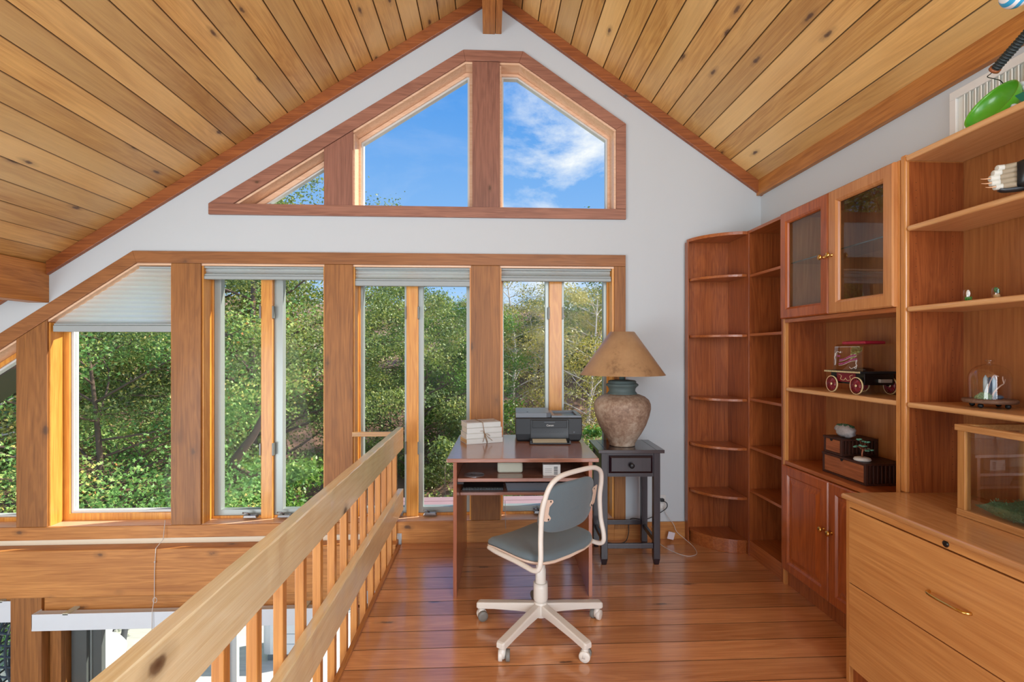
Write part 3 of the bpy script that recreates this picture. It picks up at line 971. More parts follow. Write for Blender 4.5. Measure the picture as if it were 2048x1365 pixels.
d1 = setting('door_1', (-2.0, YG, ZL))
m = MB(); m.box(-3.06, -2.985, YF, YO, ZL, -0.42); m.build('door_jamb', timber_v, d1, bevel=0.003)
m = MB(); m.box(-2.98, -2.875, YF + 0.08, YO, ZL, -0.43); m.box(-0.98, -0.951, YF + 0.08, YO, ZL, -0.43); m.box(-2.98, -0.95, YF + 0.08, YO, -0.47, -0.421)
m.build('door_frame', doorframe_m, d1, bevel=0.003)
m = MB(); m.box(-2.872, -2.80, YG - 0.02, YG + 0.02, ZL, -0.47); m.box(-2.0, -1.93, YG - 0.02, YG + 0.02, ZL, -0.47); m.box(-2.8, -2.0, YG - 0.02, YG + 0.02, ZL, ZL + 0.08)
s1 = m.build('sliding_panel', doorframe_m, d1, bevel=0.003)
MB().box(-2.80, -2.0, YG, YG + 0.006, ZL + 0.08, -0.47).build('pane', pane_m, s1)
MB().box(-2.874, -2.862, YG - 0.03, YG + 0.02, ZL, -0.47).build('metal_strip', alu, s1)
m = MB(); m.box(-1.925, -1.87, YG + 0.03, YG + 0.07, ZL, -0.47); m.box(-1.04, -0.98, YG + 0.03, YG + 0.07, ZL, -0.47); m.box(-1.87, -1.04, YG + 0.03, YG + 0.07, ZL, ZL + 0.08)
s2 = m.build('fixed_panel', white_sash, d1, bevel=0.003)
MB().box(-1.87, -1.04, YG + 0.05, YG + 0.056, ZL + 0.08, -0.47).build('pane', pane_m, s2)
w9 = setting('window_9', (-3.7, YG, ZL))
m = MB(); frame_ring(m, [(-4.05, ZL), (-3.27, ZL), (-3.27, -0.42), (-4.05, -0.42)], [(-4.0, ZL + 0.05), (-3.3, ZL + 0.05), (-3.3, -0.46), (-4.0, -0.46)], YG - 0.02, YG + 0.04)
m.build('window_frame', white_sash, w9)
MB().box(-4.0, -3.3, YG, YG + 0.006, ZL + 0.05, -0.46).build('pane', pane_m, w9)

# ------------------------------------------------------------------ railing
rl = thing('railing', 'pale pine loft railing with two broad boards and square balusters, running to the windows', 'railing', (XE - 0.04, 1.5, 0.0), world=True)
RY0, RY1 = -0.5, YF + 0.06
XI = -0.612


def rough_board(x0, x1, z0, z1, y0, y1, seed):
    rg = random.Random(seed); rings = []
    n = 60
    for i in range(n + 1):
        yy = y0 + (y1 - y0) * i / n
        j = lambda s=0.0016: rg.uniform(-s, s)
        rings.append([(x0, yy, z0), (x1, yy, z0), (x1 + j(), yy, z1 - 0.004 + j()), (x1 - 0.004 + j(), yy, z1 + j(0.0008)), (x0 + 0.004 + j(), yy, z1), (x0, yy, z1 - 0.004)])
    return MB().loops(rings)


rough_board(XI - 0.046, XI, 0.690, 0.838, RY0, YF - 0.022, 1).build('top_rail', rail_w, rl)
rough_board(XI - 0.040, XI, 0.248, 0.398, RY0, YF - 0.022, 2).build('lower_rail', rail_w, rl)
for k in range(-6, 14):
    yb = 1.274 + 0.1785 * k
    MB().box(XI - 0.046 - 0.032, XI - 0.0465, yb, yb + 0.032, -0.24, 0.80 if False else 0.76).build('baluster', balu_w, rl, bevel=0.0025)
tag(MB().box(-0.968, XI - 0.08, YF - 0.05, YF - 0.022, 0.775, 0.808).build('guard_bar', rail_x, bevel=0.003), 'short flat wooden bar crossing the window low down, left of the railing end', 'bar')


# ------------------------------------------------------------------ desk
def desk():
    t = thing('computer_desk', 'cherry laminate computer desk with open shelves, under the printer and books', 'desk', (-0.236, 2.79, 0), R(-1.75))
    w_, dp, zt = 0.85, 0.80, 0.782
    MB().box(0, w_, 0, dp, zt - 0.022, zt).build('desktop', desk_w, t, bevel=0.003)
    MB().box(0.035, 0.055, 0.02, dp - 0.03, 0, zt - 0.022).build('side_panel', desk_z, t, bevel=0.001)
    MB().box(w_ - 0.055, w_ - 0.035, 0.02, dp - 0.03, 0, zt - 0.022).build('side_panel', desk_z, t, bevel=0.001)
    MB().box(0.056, w_ - 0.056, 0.05, 0.5, 0.640, 0.660).build('shelf', desk_w, t, bevel=0.002)
    MB().box(0.056, w_ - 0.056, 0.22, dp - 0.1, 0.515, 0.533).build('shelf', desk_w, t, bevel=0.002)
    MB().box(0.056, w_ - 0.056, dp - 0.1, dp - 0.085, 0.50, zt - 0.022).build('back_panel', desk_z, t)
    MB().box(0.056, 0.09, 0.06, 0.5, 0.625, 0.639).build('drawer_runner', black_pl, t)
    MB().box(w_ - 0.09, w_ - 0.056, 0.06, 0.5, 0.625, 0.639).build('drawer_runner', black_pl, t)
    return t


dk = desk()
DM = Matrix.Translation((-0.236, 2.79, 0)) @ Matrix.Rotation(R(-1.75), 4, 'Z')
dw = lambda x, y, z: tuple(DM @ Vector((x, y, z)))
DR = R(-1.75)


def on_desk(mbuild, name, mat, loc, rotz, bevel=0.0):
    o = mbuild.build(name, mat, center=False, bevel=bevel)
    o.location = loc; o.rotation_euler = (0, 0, rotz); o['_w'] = (0, 0, 0)
    return o


# things on the desk's shelves
o = on_desk(MB().lathe([(0.0075, 0), (0.06, 0), (0.06, 0.0015), (0.0075, 0.0015)], n=32, caps=False), 'compact_disc', cd_m, dw(0.145, 0.13, 0.6605), 0)
tag(o, 'silver disc lying on the upper shelf of the desk', 'disc')
o = on_desk(MB().box(-0.05, 0.05, -0.02, 0.02, 0, 0.065), 'carton', white_pl, dw(0.595, 0.12, 0.6603), DR, 0.001)
bc = MB()
for i, z in enumerate(np.linspace(0.012, 0.05, 5)): bc.box(0.012, 0.034, -0.0207, -0.0200, z - 0.0028, z + 0.002)
for z in (0.02, 0.03, 0.04): bc.box(-0.04, 0.0, -0.0206, -0.0200, z, z + 0.0012)
b_ = bc.build('barcode', black_pl); b_.parent = o; b_.location = (0, 0, 0)
if True:
    me = b_.data; me.transform(Matrix.Translation(Vector(b_.get('_w')))); 
tag(o, 'small white carton with a barcode on the upper shelf of the desk', 'box')
o = on_desk(MB().box(-0.075, 0.075, -0.03, 0.03, 0, 0.062), 'folded_paper', cream_paper, dw(0.355, 0.20, 0.6603), DR, 0.012)
tag(o, 'folded cream paper packet in the middle of the upper desk shelf', 'paper')
nb = thing('spiral_notebook', 'black spiral notebook lying on the lower shelf of the desk', 'notebook', dw(0.19, 0.26, 0.533), DR)
MB().box(-0.125, 0.125, 0.0, 0.17, 0, 0.012).build('cover', black_pl, nb, bevel=0.001)
m = MB()
for i in range(26):
    xx = -0.118 + i * 0.0094
    m.tube([(xx, 0.004 + 0.009 * math.cos(a), 0.010 + 0.009 * math.sin(a)) for a in np.linspace(0, 5.6, 9)], 0.0012, 5)
m.build('spiral_binding', alu, nb)
nb2 = thing('laptop_sleeve', 'flat dark grey tray on the lower shelf right of the notebook', 'tray', dw(0.52, 0.25, 0.533), DR)
m = MB(); m.loops([[(x, y, z) for x, y in ((-0.18 + i, 0.0 + i), (0.18 - i, 0.0 + i), (0.18 - i, 0.2 - i), (-0.18 + i, 0.2 - i))] for i, z in ((0.0, 0.0), (-0.012, 0.05), (-0.016, 0.052), (0.0, 0.052), (0.006, 0.01))])
m.build('tray_body', grey_pl, nb2, bevel=0.002)
nb2.name = 'letter_tray'

# books, tied with twine
BA = R(17.0)
bx0 = Vector((-0.142, 3.205, 0.7825))
covers = [(0.245, 0.168, 0.000, 0.000), (0.240, 0.164, 0.0, 0.008), (0.236, 0.160, 0.004, 0.014), (0.230, 0.158, 0.006, 0.020)]
desc = ['white book with tan pages at the bottom of the tied stack on the desk', 'white book second from the bottom of the tied stack on the desk',
        'white book second from the top of the tied stack on the desk', 'white book on top of the tied stack, lying under the crossing twine']
for i, (bw, bd, ox, oy) in enumerate(covers):
    z0 = bx0.z + i * 0.0336
    t = thing('book', desc[i], 'book', (bx0.x, bx0.y, z0), BA + R([1.5, 0, -1, 0.5][i]), group='tied books on the desk')
    MB().box(ox + 0.003, ox + bw - 0.004, oy + 0.004, oy + bd - 0.003, 0.003, 0.0300).build('page_block', book_tan if i == 0 else paper, t)
    c = MB(); c.box(ox, ox + bw, oy, oy + bd, 0, 0.003); c.box(ox, ox + bw, oy, oy + bd, 0.0300, 0.033); c.box(ox, ox + bw, oy, oy + 0.004, 0.003, 0.0300)
    c.build('cover', book_cover, t, bevel=0.001)
t = thing('jute_twine', 'brown twine tied in a bow around the stack of books', 'string', tuple(bx0), BA)
hh = 0.1345
m = MB()
m.tube([(0.135, -0.002, 0.0), (0.12, -0.0035, 0.05), (0.105, -0.003, hh + 0.002), (0.105, 0.08, hh + 0.002), (0.105, 0.182, hh + 0.002), (0.11, 0.184, 0.06), (0.11, 0.182, 0.002)], 0.002, 6)
m.tube([(0.02, 0.09, hh + 0.0025), (0.1, 0.085, hh + 0.0035), (0.22, 0.09, hh + 0.0025)], 0.0015, 6)
for dx, dz in ((-0.03, 0.02), (0.035, -0.012), (0.05, -0.045), (-0.012, -0.05), (0.02, -0.055)):
    m.tube([(0.118, -0.006, 0.062), (0.118 + dx * 0.5, -0.012, 0.062 + dz * 0.7 + 0.01), (0.118 + dx, -0.008, 0.062 + dz)], 0.0016, 6)
m.ball((0.118, -0.006, 0.062), 0.005)
m.build('twine_loops', twine_m, t)


# printer
def printer():
    t = thing('printer', 'black inkjet printer with its paper tray open, on the desk', 'printer', tuple(Vector(C2(0.0231, 3.30)) + Vector((0, 0, 0.7825))), R(-2.4))
    w_, dp = 0.44, 0.32
    b = MB()
    prof = [(0, 0.004), (0.006, 0.0), (0.006, 0)]
    b.loops([[(x, y, z) for x, y in ((0 + i, 0 + i * 0.6), (w_ - i, 0 + i * 0.6), (w_ - i, dp - i), (0 + i, dp - i))] for i, z in ((0.02, 0.0), (0.008, 0.012), (0.0, 0.05), (0.0, 0.150), (0.006, 0.158))])
    b.build('housing', black_pl, t, bevel=0.004)
    # recessed front bay
    MB().box(0.098, 0.352, -0.004, 0.0045, 0.012, 0.145).build('front_panel', black_gl, t, bevel=0.003)
    MB().box(0.112, 0.338, -0.0075, -0.0035, 0.092, 0.142).build('front_flap', black_pl, t, bevel=0.003)
    s = MB(); s.box(0.106, 0.344, -0.0055, -0.0035, 0.052, 0.060)
    for i in range(8): s.box(0.118 + i * 0.028, 0.138 + i * 0.028, -0.0065, -0.0035, 0.062, 0.066)
    s.build('output_slot', black_gl, t)
    # open tray
    tr = MB()
    tr.loops([[(0.096 - 0.004, -0.108, z), (0.354, -0.108, z), (0.352, 0.0, z + 0.014), (0.098, 0.0, z + 0.014)] for z in (0.003, 0.010)])
    tr.box(0.092, 0.104, -0.105, 0.0, 0.004, 0.024); tr.box(0.342, 0.354, -0.105, 0.0, 0.004, 0.024)
    tr_o = tr.build('paper_tray', black_pl, t, bevel=0.0015)
    MB().loops([[(0.110, -0.100, z), (0.330, -0.100, z), (0.330, -0.02, z + 0.010), (0.110, -0.02, z + 0.010)] for z in (0.0115, 0.0125)]).build('paper', cream_paper, tr_o)
    # top: scanner lid left with feeder block, right output well
    l = MB()
    l.loops([[(0.002, 0.004, z), (0.205 + k, 0.004, z), (0.235 + k, 0.02, z), (0.235 + k, dp - 0.01, z), (0.002, dp - 0.01, z)] for z, k in ((0.158, 0.0), (0.184, 0.0), (0.190, -0.004))])
    l.build('feeder_cover', grey_pl, t, bevel=0.003)
    l = MB(); frame_ring3(l, (0.238, w_ - 0.003, 0.006, dp - 0.01), (0.262, w_ - 0.03, 0.03, dp - 0.05), 0.158, 0.172)
    l.build('document_rest', grey_pl, t, bevel=0.002)
    MB().box(0.262, w_ - 0.03, 0.03, dp - 0.05, 0.158, 0.1595).build('rest_floor', black_gl, t)
    MB().box(0.075, 0.085, 0.05, 0.06, 0.190, 0.1925).build('indicator', black_gl, t)
    MB().lathe([(0.007, 0), (0.007, 0.002), (0.0, 0.0025)], (0.386, -0.003, 0.062), 16, M=Matrix.Rotation(R(90), 3, 'X')).build('power_button', grey_pl, t)
    MB().box(0.19, 0.26, -0.0083, -0.0073, 0.128, 0.131).build('trim_line', grey_pl, t)
    text_mesh('lettering', 'Canon', 0.018, white_pl, t, Matrix.Translation((0.228, -0.0080, 0.1085)) @ Matrix.Rotation(R(90), 4, 'X'), 0.0004, width=0.047)
    return t


def C2(l, d, z=0.0):
    return (l * CA + d * SA, d * CA - l * SA, z)


def frame_ring3(mb, o, i, z0, z1):
    X0, X1, Y0_, Y1 = o; x0, x1, y0, y1 = i
    mb.box(X0, X1, Y0_, y0, z0, z1); mb.box(X0, X1, y1, Y1, z0, z1)
    mb.box(X0, x0, y0, y1, z0, z1); mb.box(x1, X1, y0, y1, z0, z1)


printer()

# ------------------------------------------------------------------ side table, lamp
TX, TY = C2(0.553, 3.2)[:2]
TR = R(-2.2)
t = thing('side_table', 'dark espresso side table with one drawer, carrying the lamp', 'table', (TX, TY, 0), TR)
tw, td, th = 0.425, 0.375, 0.747
m = MB(); m.box(0, tw, 0, td, th - 0.022, th)
top = m.build('tabletop', darktop, t, bevel=0.002)
for gx_ in (0.05, tw - 0.053):
    MB().box(gx_, gx_ + 0.003, 0.002, td - 0.002, th, th + 0.0006).build('plank_joint', black_gl, top)
for lx in (0.022, tw - 0.064):
    for ly in (0.02, td - 0.06):
        MB().loops([[(lx + a, ly + b, z) for a, b in ((i, i), (0.042 - i, i), (0.042 - i, 0.042 - i), (i, 0.042 - i))] for i, z in ((0.007, 0.0), (0.0, 0.04), (0.0, th - 0.023))]).build('leg', darkwood, t, bevel=0.002)
a = MB(); a.box(0.064, tw - 0.064, 0.026, 0.040, 0.570, th - 0.023); a.box(0.064, tw - 0.064, td - 0.05, td - 0.035, 0.57, th - 0.023)
a.box(0.03, 0.045, 0.06, td - 0.06, 0.57, th - 0.023); a.box(tw - 0.045, tw - 0.03, 0.06, td - 0.06, 0.57, th - 0.023)
a.build('apron', darkwood, t)
dr = MB(); dr.loops([[(x, y, z) for x, z in ((0.072 + i, 0.594 + i), (tw - 0.072 - i, 0.594 + i), (tw - 0.072 - i, 0.708 - i), (0.072 + i, 0.708 - i))] for i, y in ((0, 0.026), (0, 0.018), (0.014, 0.008))])
dro = dr.build('drawer', darkwood, t, bevel=0.001)
MB().lathe([(0.006, 0), (0.006, 0.012), (0.016, 0.018), (0.017, 0.024), (0.010, 0.029), (0, 0.030)], (tw / 2, 0.008, 0.648), 20, M=Matrix.Rotation(R(90), 3, 'X')).build('knob', black_pl, dro)
for (x0, x1, y0, y1, z0) in ((0.064, tw - 0.064, 0.03, 0.05, 0.103), (0.064, tw - 0.064, td - 0.048, td - 0.028, 0.155), (0.033, 0.053, 0.062, td - 0.06, 0.13), (tw - 0.053, tw - 0.033, 0.062, td - 0.06, 0.13)):
    MB().box(x0, x1, y0, y1, z0, z0 + 0.032).build('stretcher', darkwood, t, bevel=0.002)

LX, LY = C2(0.742, 3.37)[:2]
LZ = th + 0.0008
t = thing('table_lamp', 'large clay urn lamp with a parchment cone shade, on the dark side table', 'lamp', (LX, LY, LZ))
body = [(0.080, 0.0), (0.086, 0.004), (0.084, 0.014), (0.098, 0.04), (0.128, 0.085), (0.157, 0.14), (0.178, 0.20), (0.188, 0.248), (0.187, 0.280), (0.176, 0.306), (0.150, 0.328), (0.118, 0.341), (0.100, 0.346)]
MB().lathe(body, n=56).build('urn', clay, t)
neck = [(0.100, 0.344), (0.096, 0.354), (0.086, 0.366), (0.088, 0.382), (0.098, 0.396), (0.107, 0.402), (0.108, 0.410), (0.100, 0.416), (0.092, 0.420), (0.094, 0.428), (0.086, 0.436), (0.05, 0.440), (0.0, 0.441)]
MB().lathe(neck, n=48).build('collar', verdigris, t)
MB().lathe([(0.019, 0.438), (0.019, 0.50), (0.012, 0.505), (0.012, 0.62), (0.0, 0.62)], n=20).build('stem', verdigris, t)
sh = MB(); k = 64
for (r0, z0) in ((0.283, 0.478), (0.082, 0.762), (0.080, 0.762), (0.281, 0.478)): pass
sh.lathe([(0.283, 0.474), (0.183, 0.618), (0.082, 0.762), (0.079, 0.762), (0.180, 0.618), (0.280, 0.474), (0.283, 0.474)], n=k, caps=False)
s_o = sh.build('lamp_shade', lampshade_m, t)
m = MB()
for j in range(3):
    q = j * 2.094
    m.tube([(0.0, 0.0, 0.745), (0.08 * math.cos(q), 0.08 * math.sin(q), 0.757)], 0.0018, 6)
m.tube([(0, 0, 0.60), (0, 0, 0.745)], 0.003, 6)
m.build('shade_spider', chrome, s_o)
MB().lathe([(0.013, 0.60), (0.028, 0.65), (0.03, 0.675), (0.02, 0.70), (0, 0.708)], n=16, caps=False).build('bulb', white_pl, t)

# outlet, cords
ox, oz = W(1322, 1005)
t = thing('wall_outlet', 'white double wall outlet behind the right legs of the side table', 'outlet', (ox, YF - 0.006, oz - 0.055), world=True)
MB().box(ox - 0.035, ox + 0.035, YF - 0.006, YF, oz - 0.055, oz + 0.055).build('cover_plate', sock_m, t, bevel=0.002)
m = MB(); m.box(ox - 0.017, ox + 0.017, YF - 0.009, YF - 0.006, oz - 0.04, oz - 0.008); m.box(ox - 0.017, ox + 0.017, YF - 0.009, YF - 0.006, oz + 0.008, oz + 0.04)
m.build('socket', white_pl, t, bevel=0.001)
t = thing('lamp_cord', 'black power cord plugged in at the wall outlet, draped behind the side table', 'cord', (ox, YF - 0.03, 0.004), world=True)
MB().box(ox - 0.014, ox + 0.012, YF - 0.04, YF - 0.0092, oz + 0.012, oz + 0.034).build('plug', black_pl, t, bevel=0.003)


def catmull(pts, n=8):
    P = [Vector(p) for p in pts]; P = [P[0]] + P + [P[-1]]; out = []
    for i in range(1, len(P) - 2):
        for k in range(n):
            s = k / n
            a, b, c, d = P[i - 1], P[i], P[i + 1], P[i + 2]
            out.append(0.5 * ((2 * b) + (c - a) * s + (2 * a - 5 * b + 4 * c - d) * s * s + (3 * b - a - 3 * c + d) * s ** 3))
    out.append(P[-2]); return out


MB().tube(catmull([(ox, YF - 0.04, oz + 0.022), (ox + 0.025, YF - 0.055, oz + 0.005), (ox + 0.01, YF - 0.05, oz - 0.04), (ox - 0.12, YF - 0.04, oz - 0.11), (ox - 0.24, YF - 0.04, 0.16), (ox - 0.26, YF - 0.06, 0.06),
           (ox - 0.30, YF - 0.08, 0.006), (ox - 0.42, YF - 0.07, 0.006), (ox - 0.5, YF - 0.05, 0.06), (ox - 0.56, YF - 0.045, 0.13), (ox - 0.60, YF - 0.05, 0.006)]), 0.0032, 8).build('cable', black_cord, t)
t = thing('string_light_cord', 'thin pale cord with a small white tag, looping on the floor by the table', 'cord', (ox + 0.12, YF - 0.1, 0.004), world=True)
MB().tube(catmull([(ox + 0.01, YF - 0.012, oz - 0.022), (ox + 0.03, YF - 0.03, oz - 0.08), (ox + 0.075, YF - 0.05, 0.12), (ox + 0.095, YF - 0.06, 0.07), (ox + 0.14, YF - 0.10, 0.03), (ox + 0.17, YF - 0.18, 0.004), (ox + 0.14, YF - 0.30, 0.004), (ox + 0.06, YF - 0.33, 0.004), (ox - 0.01, YF - 0.24, 0.004), (ox - 0.06, YF - 0.12, 0.02), (ox - 0.08, YF - 0.03, 0.10)]), 0.002, 6).build('cable', white_cord, t)
tx, tz = W(1342, 1072, YF - 0.075)
m = MB(); M = Matrix.Rotation(R(14), 3, 'Y')
vs = [Vector((x, y, z)) for z in (-0.026, 0.026) for y in (-0.003, 0.003) for x in (-0.024, 0.024)]
m._add([M @ v + Vector((tx, YF - 0.075, tz)) for v in vs], [(0, 2, 3, 1), (4, 5, 7, 6), (0, 1, 5, 4), (2, 6, 7, 3), (0, 4, 6, 2), (1, 3, 7, 5)])
m.build('tag', plain('tag_white', L(216, 204, 208), 0.6), t)


# ------------------------------------------------------------------ office chair
def office_chair():
    cx, cy = C2(0.142, 2.48)[:2]
    t = thing('office_chair', 'grey upholstered swivel chair on a beige five-star base, in front of the desk', 'chair', (cx, cy, 0), R(40.5))
    base_rot = R(-43.1) # undo the seat rotation: one arm points straight away from the camera
    ring = lambda q, r: (r * math.cos(q), r * math.sin(q))
    zt0, zt1 = 0.118, 0.088
    b = MB()
    for k in range(5):
        q = R(90) + base_rot + k * R(72)
        c, s = math.cos(q), math.sin(q); nx, ny = -s, c
        rings = []
        for r, hw, z1, z0 in ((0.018, 0.018, 0.135, 0.085), (0.12, 0.020, 0.122, 0.082), (0.24, 0.021, 0.104, 0.072), (0.325, 0.021, 0.092, 0.060), (0.335, 0.018, 0.088, 0.064)):
            rings.append([(c * r + nx * -hw, s * r + ny * -hw, z0), (c * r + nx * hw, s * r + ny * hw, z0), (c * r + nx * hw, s * r + ny * hw, z1 - 0.004), (c * r + nx * (hw - 0.004), s * r + ny * (hw - 0.004), z1), (c * r - nx * (hw - 0.004), s * r - ny * (hw - 0.004), z1), (c * r - nx * hw, s * r - ny * hw, z1 - 0.004)])
        b.loops(rings)
    b.lathe([(0.030, 0.068), (0.034, 0.075), (0.034, 0.135), (0.030, 0.142)], n=24)
    b.build('star_base', chair_m, t, bevel=0.002)
    for k in range(5):
        q = R(90) + base_rot + k * R(72)
        c, s = ring(q, 0.312)
        h = MB()
        # hood plus stem
        h.lathe([(0.008, 0.050), (0.008, 0.070)], (c, s, 0), 12)
        h.loops([[(c + x, s + y, z) for x, y in [(0.019 * f * math.cos(a) + g, 0.017 * f * math.sin(a)) for a in np.linspace(0, 2 * math.pi, 17)[:-1]]] for z, f, g in ((0.018, 1.0, -0.004), (0.040, 1.05, -0.002), (0.054, 0.8, 0.0), (0.060, 0.45, 0.0))], smooth=True)
        ho = h.build('caster', chair_m, t)
        wq = q + R(35)
        Mx = Matrix.Rotation(wq, 3, 'Z') @ Matrix.Rotation(R(90), 3, 'X')
        for sgn in (-1, 1):
            off = Matrix.Rotation(wq, 3, 'Z') @ Vector((0.0, sgn * 0.017 + 0.006, 0))
            MB().lathe([(0.010, -0.009), (0.024, -0.009), (0.0255, -0.006), (0.0255, 0.006), (0.024, 0.009), (0.010, 0.009)], (c + off.x, s + off.y, 0.0256), 24, M=Mx).build('wheel', caster_m if sgn > 0 else chair_m, ho)
    MB().lathe([(0.026, 0.135), (0.026, 0.30), (0.023, 0.305), (0.023, 0.385), (0.0, 0.386)], n=24).build('gas_column', chair_m, t)
    MB().lathe([(0.034, 0.235), (0.036, 0.21), (0.036, 0.155), (0.030, 0.140)], n=20).build('column_sleeve', chair_m, t)
    MB().box(-0.09, 0.09, -0.10, 0.12, 0.384, 0.404).build('seat_mount', black_pl, t, bevel=0.005)

    # seat
    def outline(f):
        pts = []
        for i in range(40):
            a = 2 * math.pi * i / 40
            ca, sa = math.cos(a), math.sin(a)
            x = 0.226 * (abs(ca) ** 0.45) * (1 if ca > 0 else -1)
            y = 0.208 * (abs(sa) ** 0.5) * (1 if sa > 0 else -1)
            x *= 1.0 - 0.07 * (y / 0.2)
            pts.append((x * f, y * f + 0.015))
        return pts
    prof = [(0.86, 0.405), (0.95, 0.408), (1.0, 0.416), (1.01, 0.424)]
    dz = lambda x, y: 0.020 * (abs(x) / 0.215) ** 2 - 0.028 * max(0, (y - 0.05) / 0.17) ** 2
    MB().loops([[(x, y, z + dz(x, y)) for x, y in outline(f)] for f, z in prof], smooth=True).build('seat_shell', shell_m, t)
    prof = [(0.985, 0.424), (1.0, 0.432), (0.985, 0.445), (0.93, 0.455), (0.75, 0.458), (0.4, 0.456), (0.1, 0.455)]
    MB().loops([[(x, y, z + dz(x, y)) for x, y in outline(f)] for f, z in prof], smooth=True).build('seat', fabric_m, t)
    # bent tube frame
    half = [(-0.200, 0.16, 0.416), (-0.216, 0.08, 0.418), (-0.224, -0.05, 0.420), (-0.229, -0.13, 0.418), (-0.232, -0.180, 0.418), (-0.230, -0.210, 0.436), (-0.225, -0.215, 0.48), (-0.215, -0.205, 0.56), (-0.208, -0.205, 0.66),
            (-0.200, -0.220, 0.74), (-0.180, -0.232, 0.792), (-0.140, -0.237, 0.818), (-0.09, -0.240, 0.828), (0, -0.240, 0.830)]
    path = catmull(half + [(-x, y, z) for x, y, z in half[-2::-1]], 5)
    MB().tube(path, 0.0115, 12).build('tube_frame', chair_m, t)

    # back pad
    def bo(f):
        pts = []
        for i in range(48):
            a = 2 * math.pi * i / 48
            ca, sa = math.cos(a), math.sin(a)
            x = 0.186 * (abs(ca) ** 0.55) * (1 if ca > 0 else -1)
            z = 0.118 * (abs(sa) ** 0.62) * (1 if sa > 0 else -1)
            x *= 1 - 0.06 * (z / 0.118)
            pts.append((x * f, z * f))
        return pts
    zc = 0.668
    yb = lambda x, z: -0.218 + 0.035 * (x / 0.19) ** 2 * 1.0 - 0.02 * (z / 0.118) + 0.0
    rings = []
    for f, dy in ((0.2, 0.038), (0.6, 0.037), (0.9, 0.032), (0.99, 0.020), (1.0, 0.012), (0.985, 0.004), (0.93, 0.000), (0.6, -0.002), (0.2, -0.003)):
        rings.append([(x, yb(x, z) + dy, zc + z) for x, z in bo(f)])
    MB().loops(rings, smooth=True).build('backrest', fabric_m, t)
    for s in (-1, 1):
        m = MB()
        pl = []
        x0, x1 = 0.178, 0.150
        def ypl(x, z): return yb(x, z) - 0.006
        out = [(0.200, 0.045), (0.196, 0.062), (0.176, 0.062), (0.160, 0.058), (0.156, 0.046), (0.164, 0.034), (0.172, 0.022), (0.172, -0.018), (0.164, -0.030), (0.156, -0.042), (0.160, -0.054), (0.176, -0.058), (0.198, -0.046), (0.200, -0.02)]
        m.loops([[(s * x, ypl(x, z) + dy, zc + z * 0.85) for x, z in [(x - 0.014 if x < 0.19 else x, z) for x, z in out]] for dy in (-0.002, 0.003)])
        br = m.build('bracket', shell_m, t)
        for zz_ in (0.044, -0.040):
            MB().lathe([(0.0045, 0), (0.0045, 0.002), (0, 0.003)], (s * 0.155, ypl(0.155, zz_) - 0.0018, zc + zz_), 12, M=Matrix.Rotation(R(90), 3, 'X')).build('screw', black_gl, br)
    return t


office_chair()

# ------------------------------------------------------------------ bookcases along the right wall
XF = 1.75; XBK = 2.01
ZT = 2.195


def add_boxes(mat, parent, name, lst, bevel=0.0015):
    return [MB().box(*b).build(name, mat, parent, bevel=bevel) for b in lst]


# rounded corner unit
t = thing('corner_bookcase', 'tall rounded-front corner bookcase against the white wall, right of the lamp', 'bookcase', (1.62, 3.48, 0), world=True)
y1, x1 = YF - 0.022, 1.785
yl = 3.315
MB().box(1.437, x1, y1 - 0.012, y1, 0, ZT - 0.02).build('back_panel', cherry_z, t)
MB().box(x1 - 0.03, x1 - 0.004, yl, y1 - 0.012, 0, ZT - 0.001).build('side_panel', cherry_z, t, bevel=0.002)
MB().box(1.437, 1.447, y1 - 0.05, y1 - 0.012, 0, ZT - 0.02).build('side_panel', cherry_z, t, bevel=0.002)


def arcpts(r_in=0.0):
    pts = []
    A = Vector((1.447 + r_in, y1 - 0.013)); B = Vector((x1 - 0.031, yl + 0.002 + r_in))
    n_ = Vector((-1, -1)).normalized()
    for i in range(17):
        s = i / 16
        p = A.lerp(B, s) + n_ * 0.075 * (4 * s * (1 - s)) ** 0.8
        pts.append((p.x, p.y))
    return pts + [(x1 - 0.031, y1 - 0.013)]


for z in (1.905, 1.495, 1.054, 0.721, 0.385, 0.094):
    MB().prism(arcpts(0.004), 'z', z - 0.018, z).build('shelf', cherry_y, t, bevel=0.002)
MB().prism(arcpts(-0.004), 'z', ZT - 0.022, ZT).build('top_board', cherry_y, t, bevel=0.002)
MB().prism(arcpts(0.012), 'z', 0.0, 0.075).build('plinth', cherry_y, t, bevel=0.002)

# narrow open bookcase
t = thing('narrow_bookcase', 'narrow open cherry bookcase between the corner unit and the glazed cabinet', 'bookcase', (1.88, 3.1, 0), world=True)
ya, yb_ = 2.902, 3.313
add_boxes(cherry_z, t, 'side_panel', [(XF, XBK, yb_ - 0.018, yb_, 0, ZT), (XF, XBK, ya, ya + 0.018, 0, ZT)])
MB().box(XBK - 0.012, XBK, ya + 0.018, yb_ - 0.018, 0, ZT - 0.001).build('back_panel', cherry_in, t)
for z in (1.897, 1.499, 1.065, 0.742, 0.45, 0.105):
    MB().box(XF + 0.006, XBK - 0.012, ya + 0.018, yb_ - 0.018, z - 0.018, z).build('shelf', cherry_y, t, bevel=0.002)
MB().box(XF, XBK - 0.012, ya + 0.018, yb_ - 0.018, ZT - 0.02, ZT).build('top_board', cherry_y, t, bevel=0.002)
MB().box(XF + 0.01, XF + 0.028, ya + 0.018, yb_ - 0.018, 0, 0.085).build('plinth', cherry_y, t)


